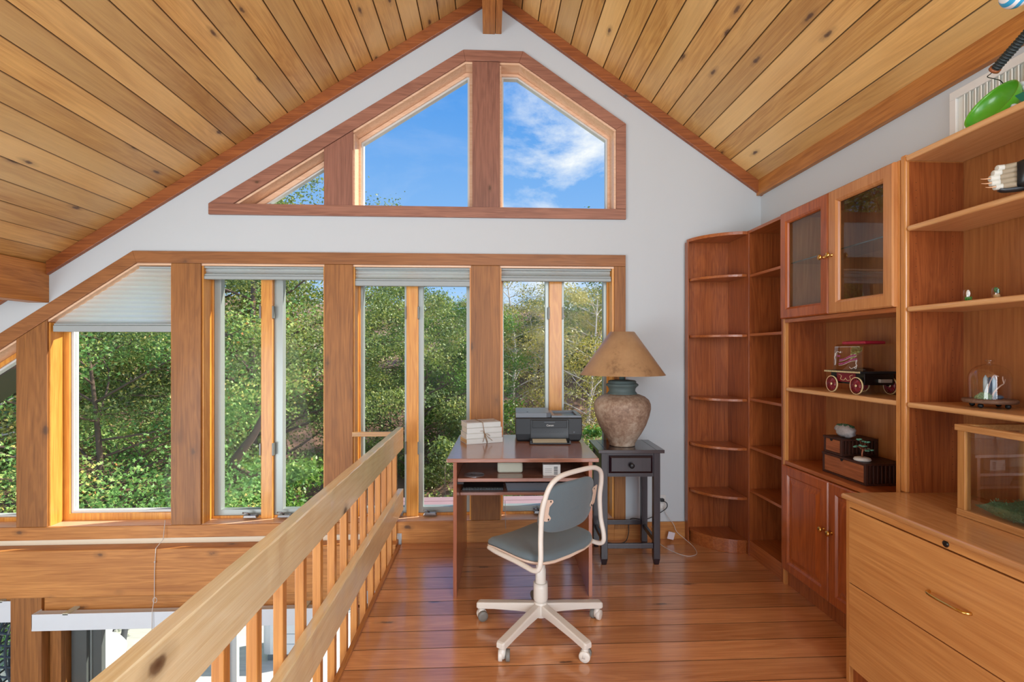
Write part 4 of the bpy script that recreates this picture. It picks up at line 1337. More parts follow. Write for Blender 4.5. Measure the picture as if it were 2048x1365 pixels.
def door_panel(name, mat, parent, y0, y1, z0, z1, x, rings, hole=False):
    """rings: (inset, x offset towards the room)"""
    m = MB(); R_ = []
    for i, dx in rings:
        R_.append([(x - dx, y, z) for y, z in ((y0 + i, z0 + i), (y1 - i, z0 + i), (y1 - i, z1 - i), (y0 + i, z1 - i))])
    if hole:
        m.loops(R_ + [R_[0]], False, False)
    else:
        m.loops(R_, True, True)
    return m.build(name, mat, parent)


def knob(parent, x, y, z):
    return MB().lathe([(0.009, 0.0), (0.009, 0.003), (0.005, 0.006), (0.005, 0.014), (0.013, 0.019), (0.015, 0.024), (0.012, 0.029), (0.0, 0.031)], (x, y, z), 20, M=Matrix.Rotation(R(-90), 3, 'Y')).build('knob', brass, parent)


# glazed cabinet
t = thing('display_cabinet', 'cherry cabinet with two glass doors above, open bays and two panelled doors below', 'cabinet', (1.88, 2.48, 0), world=True)
ya, yb_ = 2.052, 2.900
ZC0 = 0.735
add_boxes(edge_z, t, 'side_panel', [(XF - 0.002, XBK, yb_ - 0.020, yb_, 0, ZT)])
add_boxes(edge_z, t, 'side_panel', [(XF - 0.002, XBK, ya, ya + 0.020, 0, ZT)])
MB().box(XBK - 0.012, XBK, ya + 0.02, yb_ - 0.02, 0.0, ZT - 0.001).build('back_panel', cherry_in, t)
lin_ = MB(); lin_.box(XF + 0.02, XBK - 0.012, yb_ - 0.0225, yb_ - 0.020, ZC0, 1.55).build('side_lining', cherry_z, t)
MB().box(XF, XBK - 0.012, ya + 0.02, yb_ - 0.02, ZT - 0.02, ZT).build('top_board', cherry_y, t, bevel=0.002)
MB().box(XF - 0.002, XBK - 0.012, ya + 0.02, yb_ - 0.02, 1.548, 1.570).build('shelf', cherry_y, t, bevel=0.002)
MB().box(XF, XBK - 0.012, ya + 0.02, yb_ - 0.023, 1.145, 1.168).build('shelf', edge_y, t, bevel=0.008, seg=3)
MB().box(XF - 0.004, XBK - 0.012, ya + 0.02, yb_ - 0.023, ZC0 - 0.022, ZC0).build('counter', cherry_y, t, bevel=0.002)
MB().box(XF + 0.03, XBK - 0.02, ya + 0.03, yb_ - 0.03, 1.895, 1.901).build('glass_shelf', edge_glass, t)
MB().box(XF + 0.015, XF + 0.033, ya + 0.02, yb_ - 0.02, 0, 0.095).build('plinth', cherry_z, t)
ym = (ya + yb_) / 2
ring_glass = [(0.0, -0.001), (0.0, 0.014), (0.006, 0.020), (0.052, 0.020), (0.062, 0.012), (0.066, 0.004), (0.066, -0.001)]
for (d0, d1, mt, kn) in ((ym + 0.002, yb_ - 0.004, door_w, ym + 0.03), (ya + 0.012, ym - 0.002, door_lit, ym - 0.03)):
    dd = door_panel('glass_door', mt, t, d0, d1, 1.571, ZT - 0.004, XF - 0.003, ring_glass, hole=True)
    MB().box(XF + 0.0, XF + 0.003, d0 + 0.064, d1 - 0.064, 1.571 + 0.064, ZT - 0.068).build('pane', cab_glass, dd)
    knob(dd, XF - 0.023, kn, 1.865)
ring_panel = [(0.0, -0.001), (0.0, 0.014), (0.006, 0.019), (0.050, 0.019), (0.060, 0.010), (0.072, 0.010), (0.096, 0.018)]
for (d0, d1, kn) in ((ym + 0.002, yb_ - 0.022, ym + 0.03), (ya + 0.012, ym - 0.002, ym - 0.03)):
    dd = door_panel('cupboard_door', door_w, t, d0, d1, 0.098, ZC0 - 0.024, XF - 0.003, ring_panel)
    knob(dd, XF - 0.022, kn, 0.46)

# tall bookcase standing on the filing cabinet
ZF = 0.785
t = thing('open_bookcase', 'big open cherry bookcase standing on the filing cabinet at the right', 'bookcase', (1.88, 1.5, ZF), world=True)
ya, yb_ = 0.95, 2.048
add_boxes(edge_z, t, 'side_panel', [(XF - 0.004, XBK, yb_ - 0.028, yb_, ZF, ZT + 0.012)], 0.006)
add_boxes(edge_z, t, 'side_panel', [(XF - 0.004, XBK, ya, ya + 0.028, ZF, ZT + 0.012)], 0.006)
MB().box(XF + 0.012, XBK - 0.012, yb_ - 0.030, yb_ - 0.028, ZF, ZT - 0.02).build('side_lining', cherry_z, t)
MB().box(XBK - 0.012, XBK, ya + 0.028, yb_ - 0.028, ZF, ZT - 0.001).build('back_panel', cherry_in, t)
MB().box(XF - 0.006, XBK - 0.012, ya + 0.028, yb_ - 0.028, ZT - 0.018, ZT + 0.006).build('top_board', edge_y, t, bevel=0.008, seg=3)
for z in (1.905, 1.567, 1.167):
    MB().box(XF - 0.004, XBK - 0.012, ya + 0.028, yb_ - 0.031, z - 0.022, z).build('shelf', edge_y, t, bevel=0.009, seg=3)
m = MB()
for z in np.arange(0.84, 2.1, 0.032):
    for xx in (XF + 0.04, XF + 0.2):
        m.box(xx - 0.0012, xx + 0.0012, yb_ - 0.0305, yb_ - 0.030, z - 0.0012, z + 0.0012)
m.build('peg_holes', black_gl, t)

# filing cabinet
t = thing('filing_cabinet', 'wide light cherry lateral filing cabinet with a brass bar handle, in the right foreground', 'cabinet', (1.75, 1.6, 0), world=True)
fx, fy0, fy1 = 1.49, 0.95, 2.03
MB().box(fx + 0.004, XBK, fy1 - 0.022, fy1 - 0.002, 0, ZF - 0.024).build('side_panel', edge_z, t, bevel=0.002)
MB().box(fx + 0.004, XBK, fy0, fy0 + 0.02, 0, ZF - 0.024).build('side_panel', edge_z, t, bevel=0.002)
MB().box(fx + 0.03, XBK, fy0 + 0.02, fy1 - 0.022, 0.02, ZF - 0.03).build('carcass', cherry_z, t)
MB().box(fx - 0.012, XBK, fy0 - 0.01, fy1 + 0.012, ZF - 0.024, ZF).build('top_board', file_t, t, bevel=0.010, seg=3)
fr_ = MB().box(fx + 0.002, fx + 0.03, fy0 + 0.02, fy1 - 0.022, 0.735, ZF - 0.024).build('front_rail', file_w, t, bevel=0.001)
MB().lathe([(0.011, 0), (0.011, 0.003), (0.0, 0.0035)], (fx + 0.002, 1.567, 0.750), 20, M=Matrix.Rotation(R(-90), 3, 'Y')).build('lock', black_gl, fr_)
for z0, z1 in ((0.424, 0.730), (0.078, 0.420)):
    dd = MB().box(fx, fx + 0.02, fy0 + 0.024, fy1 - 0.024, z0, z1).build('drawer', file_w, t, bevel=0.0015)
    zc_ = 0.567 if z0 > 0.3 else 0.25
    h = MB(); h.tube(catmull([(fx, 1.626, zc_), (fx - 0.014, 1.622, zc_), (fx - 0.022, 1.60, zc_), (fx - 0.024, 1.553, zc_), (fx - 0.022, 1.506, zc_), (fx - 0.014, 1.484, zc_), (fx, 1.480, zc_)], 5), 0.0052, 10)
    h.build('handle', brass, dd)
MB().box(fx + 0.02, fx + 0.036, fy0 + 0.02, fy1 - 0.022, 0, 0.076).build('plinth', cherry_z, t)

# ------------------------------------------------------------------ wall vent
t = thing('wall_vent', 'white wall grille with upright louvres above the open bookcase', 'vent', (XR - 0.01, 1.7, 2.1), world=True)
y0, y1, z0, z1 = 0.6, 2.06, 2.10, 2.468
m = MB(); m.box(XR - 0.016, XR, y0 - 0.03, y1 + 0.03, z1, z1 + 0.035); m.box(XR - 0.016, XR, y1, y1 + 0.03, z0, z1); m.box(XR - 0.016, XR, y0 - 0.03, y0, z0, z1); m.box(XR - 0.016, XR, y0 - 0.03, y1 + 0.03, z0 - 0.03, z0)
m.build('frame', white_pl, t, bevel=0.002)
m = MB(); k = 0
y = y0 + 0.01
while y < y1 - 0.01:
    m._add([(XR - 0.012, y, z0), (XR - 0.002, y + 0.016, z0), (XR - 0.002, y + 0.016, z1), (XR - 0.012, y, z1)], [(0, 1, 2, 3)])
    m._add([(XR - 0.012, y, z0), (XR - 0.010, y - 0.004, z0), (XR - 0.010, y - 0.004, z1), (XR - 0.012, y, z1)], [(3, 2, 1, 0)])
    y += 0.024
m.box(XR - 0.002, XR - 0.001, y0, y1, z0, z1)
m.build('louvres', louver_m, t)

# ------------------------------------------------------------------ popcorn wagon
sx = 1.168


def wagon():
    t = thing('toy_wagon', 'toy vending wagon with clear case, red lid and spoked wheels, in the glazed cabinet', 'toy', (1.88, 2.45, sx), world=True)
    xa, xb, ya, yb = 1.785, 1.975, 2.325, 2.585
    pl = MB(); pl.box(xa, xb, ya, yb, 1.272, 1.282)
    p = pl.build('platform', black_pl, t, bevel=0.001)
    s = MB(); n = 26
    for i in range(n): s.box(xa - 0.001, xa, ya + 0.004 + i * (yb - ya) / n, ya + 0.010 + i * (yb - ya) / n, 1.2725, 1.2805)
    s.build('dotted_edge', gold_m, p)
    u = MB(); u.box(xa + 0.022, xb - 0.02, ya + 0.004, yb - 0.02, 1.216, 1.2718)
    u.build('undercarriage', black_gl, t, bevel=0.002)
    MB().box(xa + 0.018, xa + 0.0218, ya + 0.06, yb - 0.07, 1.225, 1.27).build('side_board', red_pl, t)
    sc_ = MB()
    for k in (-1, 1):
        yc = (ya + yb) / 2 - 0.004
        sc_.tube(catmull([(xa + 0.0175, yc + k * 0.05, 1.262), (xa + 0.0175, yc + k * 0.03, 1.255), (xa + 0.0175, yc + k * 0.035, 1.238), (xa + 0.0175, yc + k * 0.012, 1.234), (xa + 0.0175, yc, 1.245)]), 0.0012, 5)
    sc_.build('scroll_work', gold_m, t)
    MB().box(xb - 0.10, xb - 0.04, ya - 0.012, ya + 0.004, 1.228, 1.245).build('chute', plain('grey_plastic', L(150, 142, 134), 0.5), t, bevel=0.002)
    wr = 0.0425
    for (x, y) in ((xa + 0.006, 2.535), (xa + 0.006, 2.36), (xb - 0.012, 2.535), (xb - 0.012, 2.36)):
        M = Matrix.Rotation(R(-90), 3, 'Y')
        c = (x, y, sx + wr + 0.0004)
        w_ = MB(); w_.lathe([(wr - 0.004, -0.003), (wr - 0.0005, -0.003), (wr - 0.0005, 0.003), (wr - 0.004, 0.003), (wr - 0.004, -0.003)], c, 40, False, M)
        for j in range(16):
            q = j * math.pi / 8
            w_.tube([Vector(c) + Vector((0, 0.005 * math.cos(q), 0.005 * math.sin(q))), Vector(c) + Vector((0, (wr - 0.004) * math.cos(q), (wr - 0.004) * math.sin(q)))], [0.0026, 0.0016], 6)
        w_.lathe([(0.0, -0.001), (wr - 0.012, -0.001), (wr - 0.012, 0.001), (0.0, 0.001)], c, 24, False, M)
        wo_ = w_.build('wheel', red_pl, t)
        r_ = MB(); r_.lathe([(wr - 0.0035, 0.0031), (wr, 0.0025), (wr, -0.003), (wr - 0.0005, -0.003)], c, 40, False, M)
        r_.lathe([(wr - 0.0035, 0.0032), (wr, 0.0032)], c, 40, False, M)
        r_.lathe([(0.0, 0.006), (0.006, 0.0055), (0.0065, 0.003)], c, 16, False, M)
        r_.build('rim', gold_m, wo_)
        a_ = MB().tube([(x, y, c[2]), (x + (0.02 if x < 1.9 else -0.02), y, c[2])], 0.003, 6).build('axle', black_gl, wo_)
    # clear case
    ca_ = MB(); z0, z1 = 1.2825, 1.405
    ca_.loops([[(x, y, z) for x, y in ((xa + 0.012 + i, ya + 0.004 + i * 0.6), (xb - 0.012 - i, ya + 0.004 + i * 0.6), (xb - 0.012 - i, yb - 0.045 - i), (xa + 0.012 + i, yb - 0.045 - i))] for i, z in ((0, z0), (0.006, z1), (0.014, z1 + 0.01))], False, True)
    cs = ca_.build('clear_case', case_glass, t, bevel=0.004)
    MB().loops([[(x, y, z) for x, y in ((xa + 0.045 + i, ya + 0.03 + i), (xb - 0.04 - i, ya + 0.03 + i), (xb - 0.04 - i, yb - 0.07 - i), (xa + 0.045 + i, yb - 0.07 - i))] for i, z in ((0, z1 + 0.0105), (0, z1 + 0.022), (0.004, z1 + 0.026))]).build('lid', lidred, t, bevel=0.003)
    # lettering and scrolls on the case front; front plane faces -x
    fxp = xa + 0.0135
    yc = (ya + yb) / 2 - 0.02
    MT = Matrix(((0, 0, -1, fxp), (-1, 0, 0, yc), (0, 1, 0, 1.35), (0, 0, 0, 1)))
    purple = plain('wagon_lettering', L(190, 84, 150), 0.4)
    wave = lambda x: 0.014 * math.tanh(x * 28)
    for s_, dx, dy, sz, wd in (('THE', -0.062, 0.005, 0.012, 0.026), ('GREAT AMERICAN', 0.004, -0.002, 0.0125, 0.118), ('POPCORN MACHINE', 0.006, -0.022, 0.0125, 0.128)):
        dzz = {'THE': 0.016}.get(s_, 0)
        Mx = MT @ Matrix.Translation((dx, dy, 0.0006))
        text_mesh('lettering', s_, sz, purple, t, Mx, 0.0004, bend=(lambda x: 0.0) if s_ == 'THE' else wave, width=wd)
    ln = MB()
    for dy, x0, x1 in ((-0.009, -0.056, 0.064), (-0.030, -0.058, 0.070)):
        pts = []
        for q in np.linspace(x0, x1, 18):
            v_ = MT @ Vector((q, dy + wave(q), 0.001)); pts.append(v_)
        ln.tube(pts, 0.0009, 5)

    def scroll(pp, r=0.0013): ln.tube(catmull([MT @ Vector((a, b, 0.001)) for a, b in pp], 5), r, 5)
    scroll([(-0.086, -0.042), (-0.083, -0.02), (-0.088, 0.0), (-0.080, 0.018), (-0.070, 0.028), (-0.056, 0.026), (-0.046, 0.022), (-0.044, 0.030)])
    scroll([(-0.084, 0.004), (-0.078, 0.012), (-0.082, 0.020), (-0.088, 0.014)], 0.001)
    scroll([(0.066, -0.012), (0.062, -0.03), (0.068, -0.042), (0.050, -0.050), (0.030, -0.056), (0.018, -0.048)])
    scroll([(0.060, -0.040), (0.066, -0.052), (0.058, -0.056), (0.052, -0.046)], 0.001)
    for i in range(30):
        q = -0.09 + i * 0.0058
        v_ = MT @ Vector((q, 0.052, -0.004)); ln.ball(v_, 0.0012, n=6, m=4)
    ln.build('white_scrolls', white_pl, t)
    fun = MB().lathe([(0.052, 0), (0.045, 0.012), (0.02, 0.016), (0.0, 0.016)], ((xa + xb) / 2, yc, 1.2826), 24).build('hopper_base', black_gl, t)
    return t


wagon()

# ------------------------------------------------------------------ drawer boxes, rock, jade tree
zc0 = ZC0 + 0.0004


def drawer_box(label, x0, x1, y0, y1, z0, z1, front):
    t = thing('drawer_box', label, 'box', ((x0 + x1) / 2, (y0 + y1) / 2, z0), world=True, group='slatted wooden drawer boxes in the cabinet')
    th = 0.010
    m = MB()
    m.box(x0, x1, y0, y1, z0, z0 + th); 
    m.box(x0 - 0.003, x1, y0 - 0.002, y1 + 0.002, z1 - th, z1)
    for xx, yy in ((x0, y0), (x1 - 0.014, y0), (x0, y1 - 0.014), (x1 - 0.014, y1 - 0.014)): m.box(xx, xx + 0.014, yy, yy + 0.014, z0 + th, z1 - th)
    n_ = int((x1 - x0 - 0.028) / 0.020)
    for yy in (y0 + 0.003, y1 - 0.007):
        for i in range(n_):
            xx = x0 + 0.020 + i * 0.020; m.box(xx, xx + 0.009, yy, yy + 0.004, z0 + th, z1 - th)
    m.build('slatted_case', box_dark, t, bevel=0.001)
    MB().box(x0 + 0.016, x1 - 0.004, y0 + 0.010, y1 - 0.010, z0 + th, z1 - th - 0.004).build('drawer_box_body', box_dark, t)
    d = MB().box(x0 + 0.001, x0 + 0.012, y0 + 0.016, y1 - 0.016, z0 + th + 0.002, z1 - th - 0.002).build('drawer', box_w, t, bevel=0.001)
    yc = (y0 + y1) / 2 + 0.01
    MB().prism([(yc + 0.011 * math.cos(a), z1 - th - 0.002 + 0.011 * math.sin(a)) for a in np.linspace(math.pi, 2 * math.pi, 12)], 'x', x0 + 0.0002, x0 + 0.0011).build('finger_notch', black_gl, d)
    g = MB()
    for i in range(9):
        xx = x0 + 0.01 + i * (x1 - x0 - 0.02) / 9; g.box(xx, xx + 0.003, y0 + 0.004, y1 - 0.004, z1, z1 + 0.0004)
    g.build('slat_gaps', black_gl, t)
    return t


drawer_box('long low slatted wooden drawer box on the cabinet counter, lower of the two', 1.795, 1.99, 2.305, 2.615, zc0, 0.842, None)
drawer_box('small slatted wooden drawer box sitting on the longer one', 1.80, 1.99, 2.475, 2.612, 0.8425, 0.930, None)

t = thing('rock_planter', 'grey speckled stone with dark moss on top, on the small drawer box', 'rock', (1.86, 2.53, 0.9306))
m = MB().ball((0, 0, 0.034), 0.036, 0.080, 0.034, n=22, m=12, jitter=0.10, seed=4, M=Matrix.Rotation(R(-12), 3, 'Z'))
m.v = [(a, b, max(c, 0.0)) for a, b, c in m.v]
m.build('stone', rock_m, t)
m = MB(); rg = random.Random(3)
for i in range(60):
    q = rg.uniform(0, 6.28); r = rg.random() ** 0.5
    m.ball((0.02 * r * math.cos(q), 0.052 * r * math.sin(q), 0.066 - 0.008 * r * r), 0.006, 0.008, 0.005, n=6, m=4)
m.build('moss', moss_m, t)

t = thing('jade_tree', 'little wire tree with green stone leaves on a white base, on the drawer box', 'ornament', (1.832, 2.375, 0.8426))
m = MB().lathe([(0.034, 0.0), (0.038, 0.006), (0.034, 0.014), (0.02, 0.018), (0.0, 0.018)], n=24)
m.build('base', plain('pebble_white', L(206, 202, 194), 0.8, var=0.2, scale=120), t)
m = MB(); lf = MB(); rg = random.Random(8)
m.tube([(0, 0, 0.015), (-0.004, -0.004, 0.035), (0.003, 0.0, 0.052), (0.0, 0.0, 0.07)], [0.005, 0.004, 0.004, 0.002], 8)
for i in range(14):
    q = i * 2.4; r = 0.016 + 0.026 * rg.random(); z = 0.052 + 0.052 * ((i % 5) / 4) + rg.uniform(-0.004, 0.004)
    r *= 1.1 - 0.5 * ((i % 5) / 4)
    e = Vector((r * math.cos(q), r * math.sin(q), z))
    m.tube([(0, 0, 0.045 + 0.02 * ((i % 5) / 4)), e * 0.6 + Vector((0, 0, 0.028)), e], 0.0012, 5)
    for k in range(2):
        o_ = Vector((rg.uniform(-1, 1), rg.uniform(-1, 1), rg.uniform(-0.3, 0.6))) * 0.006
        lf.ball(e + o_, 0.0085, 0.0065, 0.004, n=8, m=5, M=Matrix.Rotation(rg.uniform(0, 3), 3, 'Z'))
m.build('wire_trunk', wire_m, t); lf.build('stone_leaves', jade, t)

# ------------------------------------------------------------------ glass dome, vials, terrarium
DX, DY, DZ = 1.885, 1.80, 1.1674
t = thing('glass_cloche', 'glass dome on a footed wooden base holding small crystals and pale twigs', 'cloche', (DX, DY, DZ))
m = MB(); m.lathe([(0.076, 0.018), (0.080, 0.022), (0.080, 0.030), (0.076, 0.034), (0.0, 0.034)], n=36)
m.build('base', wood('cloche_wood', L(130, 100, 84), L(86, 62, 54), 'X', rough=0.6), t)
for q in (0.3, 1.87, 3.44, 5.01):
    MB().ball((0.055 * math.cos(q), 0.055 * math.sin(q), 0.0092), 0.009).build('foot', black_pl, t)
prof = [(0.062, 0.034), (0.062, 0.11), (0.060, 0.125), (0.052, 0.143), (0.038, 0.156), (0.020, 0.163), (0.009, 0.165), (0.008, 0.170), (0.013, 0.174), (0.014, 0.179), (0.010, 0.183), (0.0, 0.184)]
MB().lathe(prof, n=48, caps=False).build('dome', clear_glass, t)
cr = MB(); rg = random.Random(5)
for (x, y, h, r) in ((-0.008, 0.008, 0.09, 0.008), (0.010, -0.006, 0.082, 0.007), (-0.020, -0.012, 0.06, 0.004), (0.020, 0.012, 0.055, 0.004)):
    cr.lathe([(r, 0.034), (r, 0.034 + h * 0.85), (0, 0.034 + h)], (x, y, 0), 6)
cr.build('crystals', plain('pale_blue_crystal', L(142, 170, 186), 0.15, coat=0.5, var=0.2), t)
m = MB(); m.ball((0.003, 0.004, 0.085), 0.010, 0.010, 0.030, jitter=0.1); m.build('dark_stone', plain('dark_blue_stone', L(40, 48, 66), 0.3), t)
tw_ = MB(); tw_.tube(catmull([(-0.02, -0.025, 0.035), (-0.012, -0.028, 0.06), (0.008, -0.03, 0.082), (0.028, -0.026, 0.092), (0.040, -0.02, 0.108)]), [0.004 - 0.0001 * i for i in range(33)], 6)
tw_.tube(catmull([(0.028, -0.026, 0.092), (0.026, -0.024, 0.108), (0.030, -0.02, 0.118)]), 0.0016, 6)
tw_.tube(catmull([(-0.028, -0.02, 0.035), (-0.030, -0.022, 0.07), (-0.018, -0.02, 0.10), (0.0, -0.016, 0.122), (0.018, -0.016, 0.118)]), 0.0018, 6)
tw_.build('twigs', plain('pale_twig', L(206, 178, 160), 0.7), t)
m = MB(); rg = random.Random(9)
for i in range(90):
    a, b = rg.uniform(0, 6.28), rg.random() ** 0.5
    m.ball((-0.034 + 0.020 * b * math.cos(a), -0.012 + 0.03 * b * math.sin(a), 0.036 + 0.020 * (1 - b * b)), 0.005, n=6, m=4)
m.build('moss', moss_l, t)
MB().ball((0.016, -0.02, 0.041), 0.014, 0.010, 0.008, jitter=0.08).build('blue_stone', plain('slate_blue', L(74, 96, 116), 0.5), t)
MB().ball((0.034, -0.004, 0.040), 0.010, 0.008, 0.006, jitter=0.1, seed=3).build('dark_pebble', black_pl, t)
tag(MB().ball((1.80, 1.512, 1.180), 0.013).build('white_bead', white_pl), 'round white bead at the right picture edge, on the shelf beside the glass dome', 'bead')

for (x, y, lab, kind) in ((1.80, 1.80, 'tiny glass vial of green grass with a white plume inside', 0), (1.83, 1.722, 'tiny glass vial with a tan nut and a green sprig inside', 1)):
    t = thing('glass_vial', lab, 'vial', (x, y, 1.5674), group='little glass vials')
    MB().lathe([(0.013, 0.0), (0.015, 0.002), (0.015, 0.038), (0.012, 0.046), (0.006, 0.050), (0.0, 0.051)], n=20).build('glass', clear_glass, t)
    m = MB(); rg = random.Random(kind)
    if kind == 0:
        for i in range(40):
            q = rg.uniform(0, 6.28); r = 0.010 * rg.random() ** 0.5
            m.tube([(r * math.cos(q), r * math.sin(q), 0.002), (r * math.cos(q) * 1.1, r * math.sin(q) * 1.1, 0.012 + 0.006 * rg.random())], 0.001, 4)
        m.build('grass', plain('vial_green', L(70, 150, 60), 0.7), t)
        MB().ball((0, 0, 0.030), 0.006, 0.006, 0.014).build('plume', white_pl, t)
    else:
        MB().ball((0, 0, 0.012), 0.010, 0.010, 0.010).build('acorn', plain('tan_nut', L(196, 160, 110), 0.6), t)
        for i in range(16):
            q = rg.uniform(0, 6.28); m.ball((0.005 * math.cos(q), 0.005 * math.sin(q), 0.026 + 0.016 * rg.random()), 0.004, n=6, m=4)
        m.build('sprig', plain('vial_leaf', L(50, 120, 70), 0.6), t)

# terrarium
tx0, tx1, ty0, ty1, tz0, tz1 = 1.700, 1.965, 1.16, 1.745, ZF + 0.0005, 1.115
t = thing('terrarium', 'oak-framed glass terrarium with moss, standing on the filing cabinet', 'terrarium', (1.83, 1.45, tz0), world=True)
MB().box(tx0, tx1, ty0, ty1, tz0, tz0 + 0.024).build('base', oak, t, bevel=0.002)
m = MB(); o_ = 0.022
m.box(tx0 - 0.004, tx0 + o_, ty0 - 0.004, ty1 + 0.004, tz1 - 0.022, tz1); m.box(tx1 - o_, tx1 + 0.004, ty0 - 0.004, ty1 + 0.004, tz1 - 0.022, tz1)
m.box(tx0 + o_, tx1 - o_, ty0 - 0.004, ty0 + o_, tz1 - 0.022, tz1); m.box(tx0 + o_, tx1 - o_, ty1 - o_, ty1 + 0.004, tz1 - 0.022, tz1)
m.build('top_frame', oak, t, bevel=0.002)
for xx in (tx0 + 0.002, tx1 - 0.026):
    for yy in (ty0 + 0.002, ty1 - 0.030):
        MB().box(xx, xx + 0.024, yy, yy + 0.028, tz0 + 0.0245, tz1 - 0.0225).build('post', oak_z, t, bevel=0.001)
g_ = MB(); g_.box(tx0 + 0.010, tx0 + 0.013, ty0 + 0.03, ty1 - 0.03, tz0 + 0.0245, tz1 - 0.0225); g_.build('front_pane', clear_glass, t)
g_ = MB(); g_.box(tx0 + 0.026, tx1 - 0.026, ty1 - 0.014, ty1 - 0.011, tz0 + 0.0245, tz1 - 0.0225); g_.build('side_pane', clear_glass, t)
m = MB(); rg = random.Random(2)
ms = []
for i in range(2600):
    x = rg.uniform(tx0 + 0.03, tx1 - 0.03); y = rg.uniform(ty0 + 0.03, ty1 - 0.04)
    hgt = 0.022 + 0.014 * math.sin(y * 19 + x * 7) + 0.006 * math.sin(x * 60) - 0.012 * (y - 1.5)
    z = tz0 + 0.026 + max(0.004, hgt) * rg.uniform(0.7, 1.0)
    a = rg.uniform(0, 6.28); l_ = rg.uniform(0.006, 0.014); b = rg.uniform(-0.3, 0.9)
    dx_, dy_, dz_ = l_ * math.cos(a), l_ * math.sin(a), l_ * b
    m._add([(x, y, z), (x + dx_ - dy_ * 0.12, y + dy_ + dx_ * 0.12, z + dz_), (x + dx_ + dy_ * 0.12, y + dy_ - dx_ * 0.12, z + dz_ + 0.002)], [(0, 1, 2)])
nx_, ny_ = 14, 30
gr = [[(tx0 + 0.028 + (tx1 - tx0 - 0.056) * i / nx_, ty0 + 0.03 + (ty1 - ty0 - 0.07) * j / ny_) for i in range(nx_ + 1)] for j in range(ny_ + 1)]
vs = [(x, y, tz0 + 0.0255 + max(0.004, 0.018 + 0.012 * math.sin(y * 19 + x * 7) + 0.004 * math.sin(x * 60))) for r_ in gr for x, y in r_]
m._add(vs, [(j * (nx_ + 1) + i, j * (nx_ + 1) + i + 1, (j + 1) * (nx_ + 1) + i + 1, (j + 1) * (nx_ + 1) + i) for j in range(ny_) for i in range(nx_)])
tag(m.build('moss_bed', plain('moss_green', L(92, 128, 92), 0.95, var=0.35, scale=50), t), kind='stuff')
sk = MB(); sk.ball((1.80, 1.43, 1.075), 0.012, 0.018, 0.009, jitter=0.1); sk.tube(catmull([(1.80, 1.445, 1.073), (1.80, 1.46, 1.06), (1.80, 1.47, 1.068), (1.80, 1.452, 1.078)]), 0.002, 5)
sk.tube([(1.80, 1.43, 1.07), (1.80, 1.425, 0.98), (1.80, 1.43, 0.83)], 0.0012, 5)
sk.build('bone_ornament', plain('cream_bone', L(214, 196, 160), 0.6), t)

# ------------------------------------------------------------------ things on top and on the upper shelf
ZTB = ZT + 0.0065
view = (Vector((0, 0, CAM_H)) - Vector((1.83, 1.75, 2.29))).normalized()
right = Vector((CA, -SA, 0)); upv = Vector((0, 0, 1))
# tilt of the bowl: opening faces the room, leaning up-left
er = view.cross(upv).normalized() * -1; er = er if er.dot(right) > 0 else -er
eu = er.cross(view).normalized(); eu = eu if eu.z > 0 else -eu
nrm = (view * 0.40 + (er * -0.60 + eu * 0.70)).normalized()
t = thing('green_bowl', 'lime green bowl tipped on its side with pale studs, on top of the open bookcase', 'bowl', (1.83, 1.745, 2.201))
ctr = Vector((0, 0.0, 0.082))
q = nrm.to_track_quat('Z', 'Y').to_matrix()
rb = 0.090
prof = [(rb * math.cos(a), -0.070 * math.sin(a)) for a in np.linspace(0, math.pi / 2, 14)]
inner = [((rb - 0.003) * math.cos(a), -0.067 * math.sin(a)) for a in np.linspace(math.pi / 2, 0, 14)]
MB().lathe(prof + inner[1:] + [(rb, 0.0)], tuple(ctr), 48, False, q).build('shell', green_pl, t)
st = MB(); sl = MB()
for k in range(14):
    a = 2 * math.pi * k / 14
    p = q @ Vector((rb * 1.0 * math.cos(a), rb * 1.0 * math.sin(a), -0.032)) + ctr
    st.ball(p, 0.010, 0.010, 0.016, n=12, m=8, M=q)
    sl.ball(q @ Vector((rb * 1.05 * math.cos(a), rb * 1.05 * math.sin(a), -0.038)) + ctr, 0.0022, 0.0022, 0.013, n=6, m=5, M=q)
st.build('studs', claw_grey, t); sl.build('stud_slits', black_gl, t)
t['label'] = 'lime green bowl tipped on its side with pale studs, on top of the open bookcase'

t = thing('teal_tray', 'dark teal tray edge lying on top of the bookcase beside the green bowl', 'tray', (1.83, 1.42, ZTB))
m = MB(); m.loops([[(x, y, z) for x, y in ((-0.09 + i, -0.16 + i), (0.04 - i, -0.16 + i), (0.04 - i, 0.16 - i), (-0.09 + i, 0.16 - i))] for i, z in ((0.012, 0.0), (0.0, 0.026), (0.003, 0.026), (0.014, 0.004))])
m.build('tray_body', teal_pl, t, bevel=0.002)
MB().tube(catmull([(0.0, 0.02, 0.005), (0.01, 0.0, 0.05), (0.0, -0.06, 0.06), (0.0, -0.1, 0.03)]), 0.006, 8).build('handle', black_pl, t)

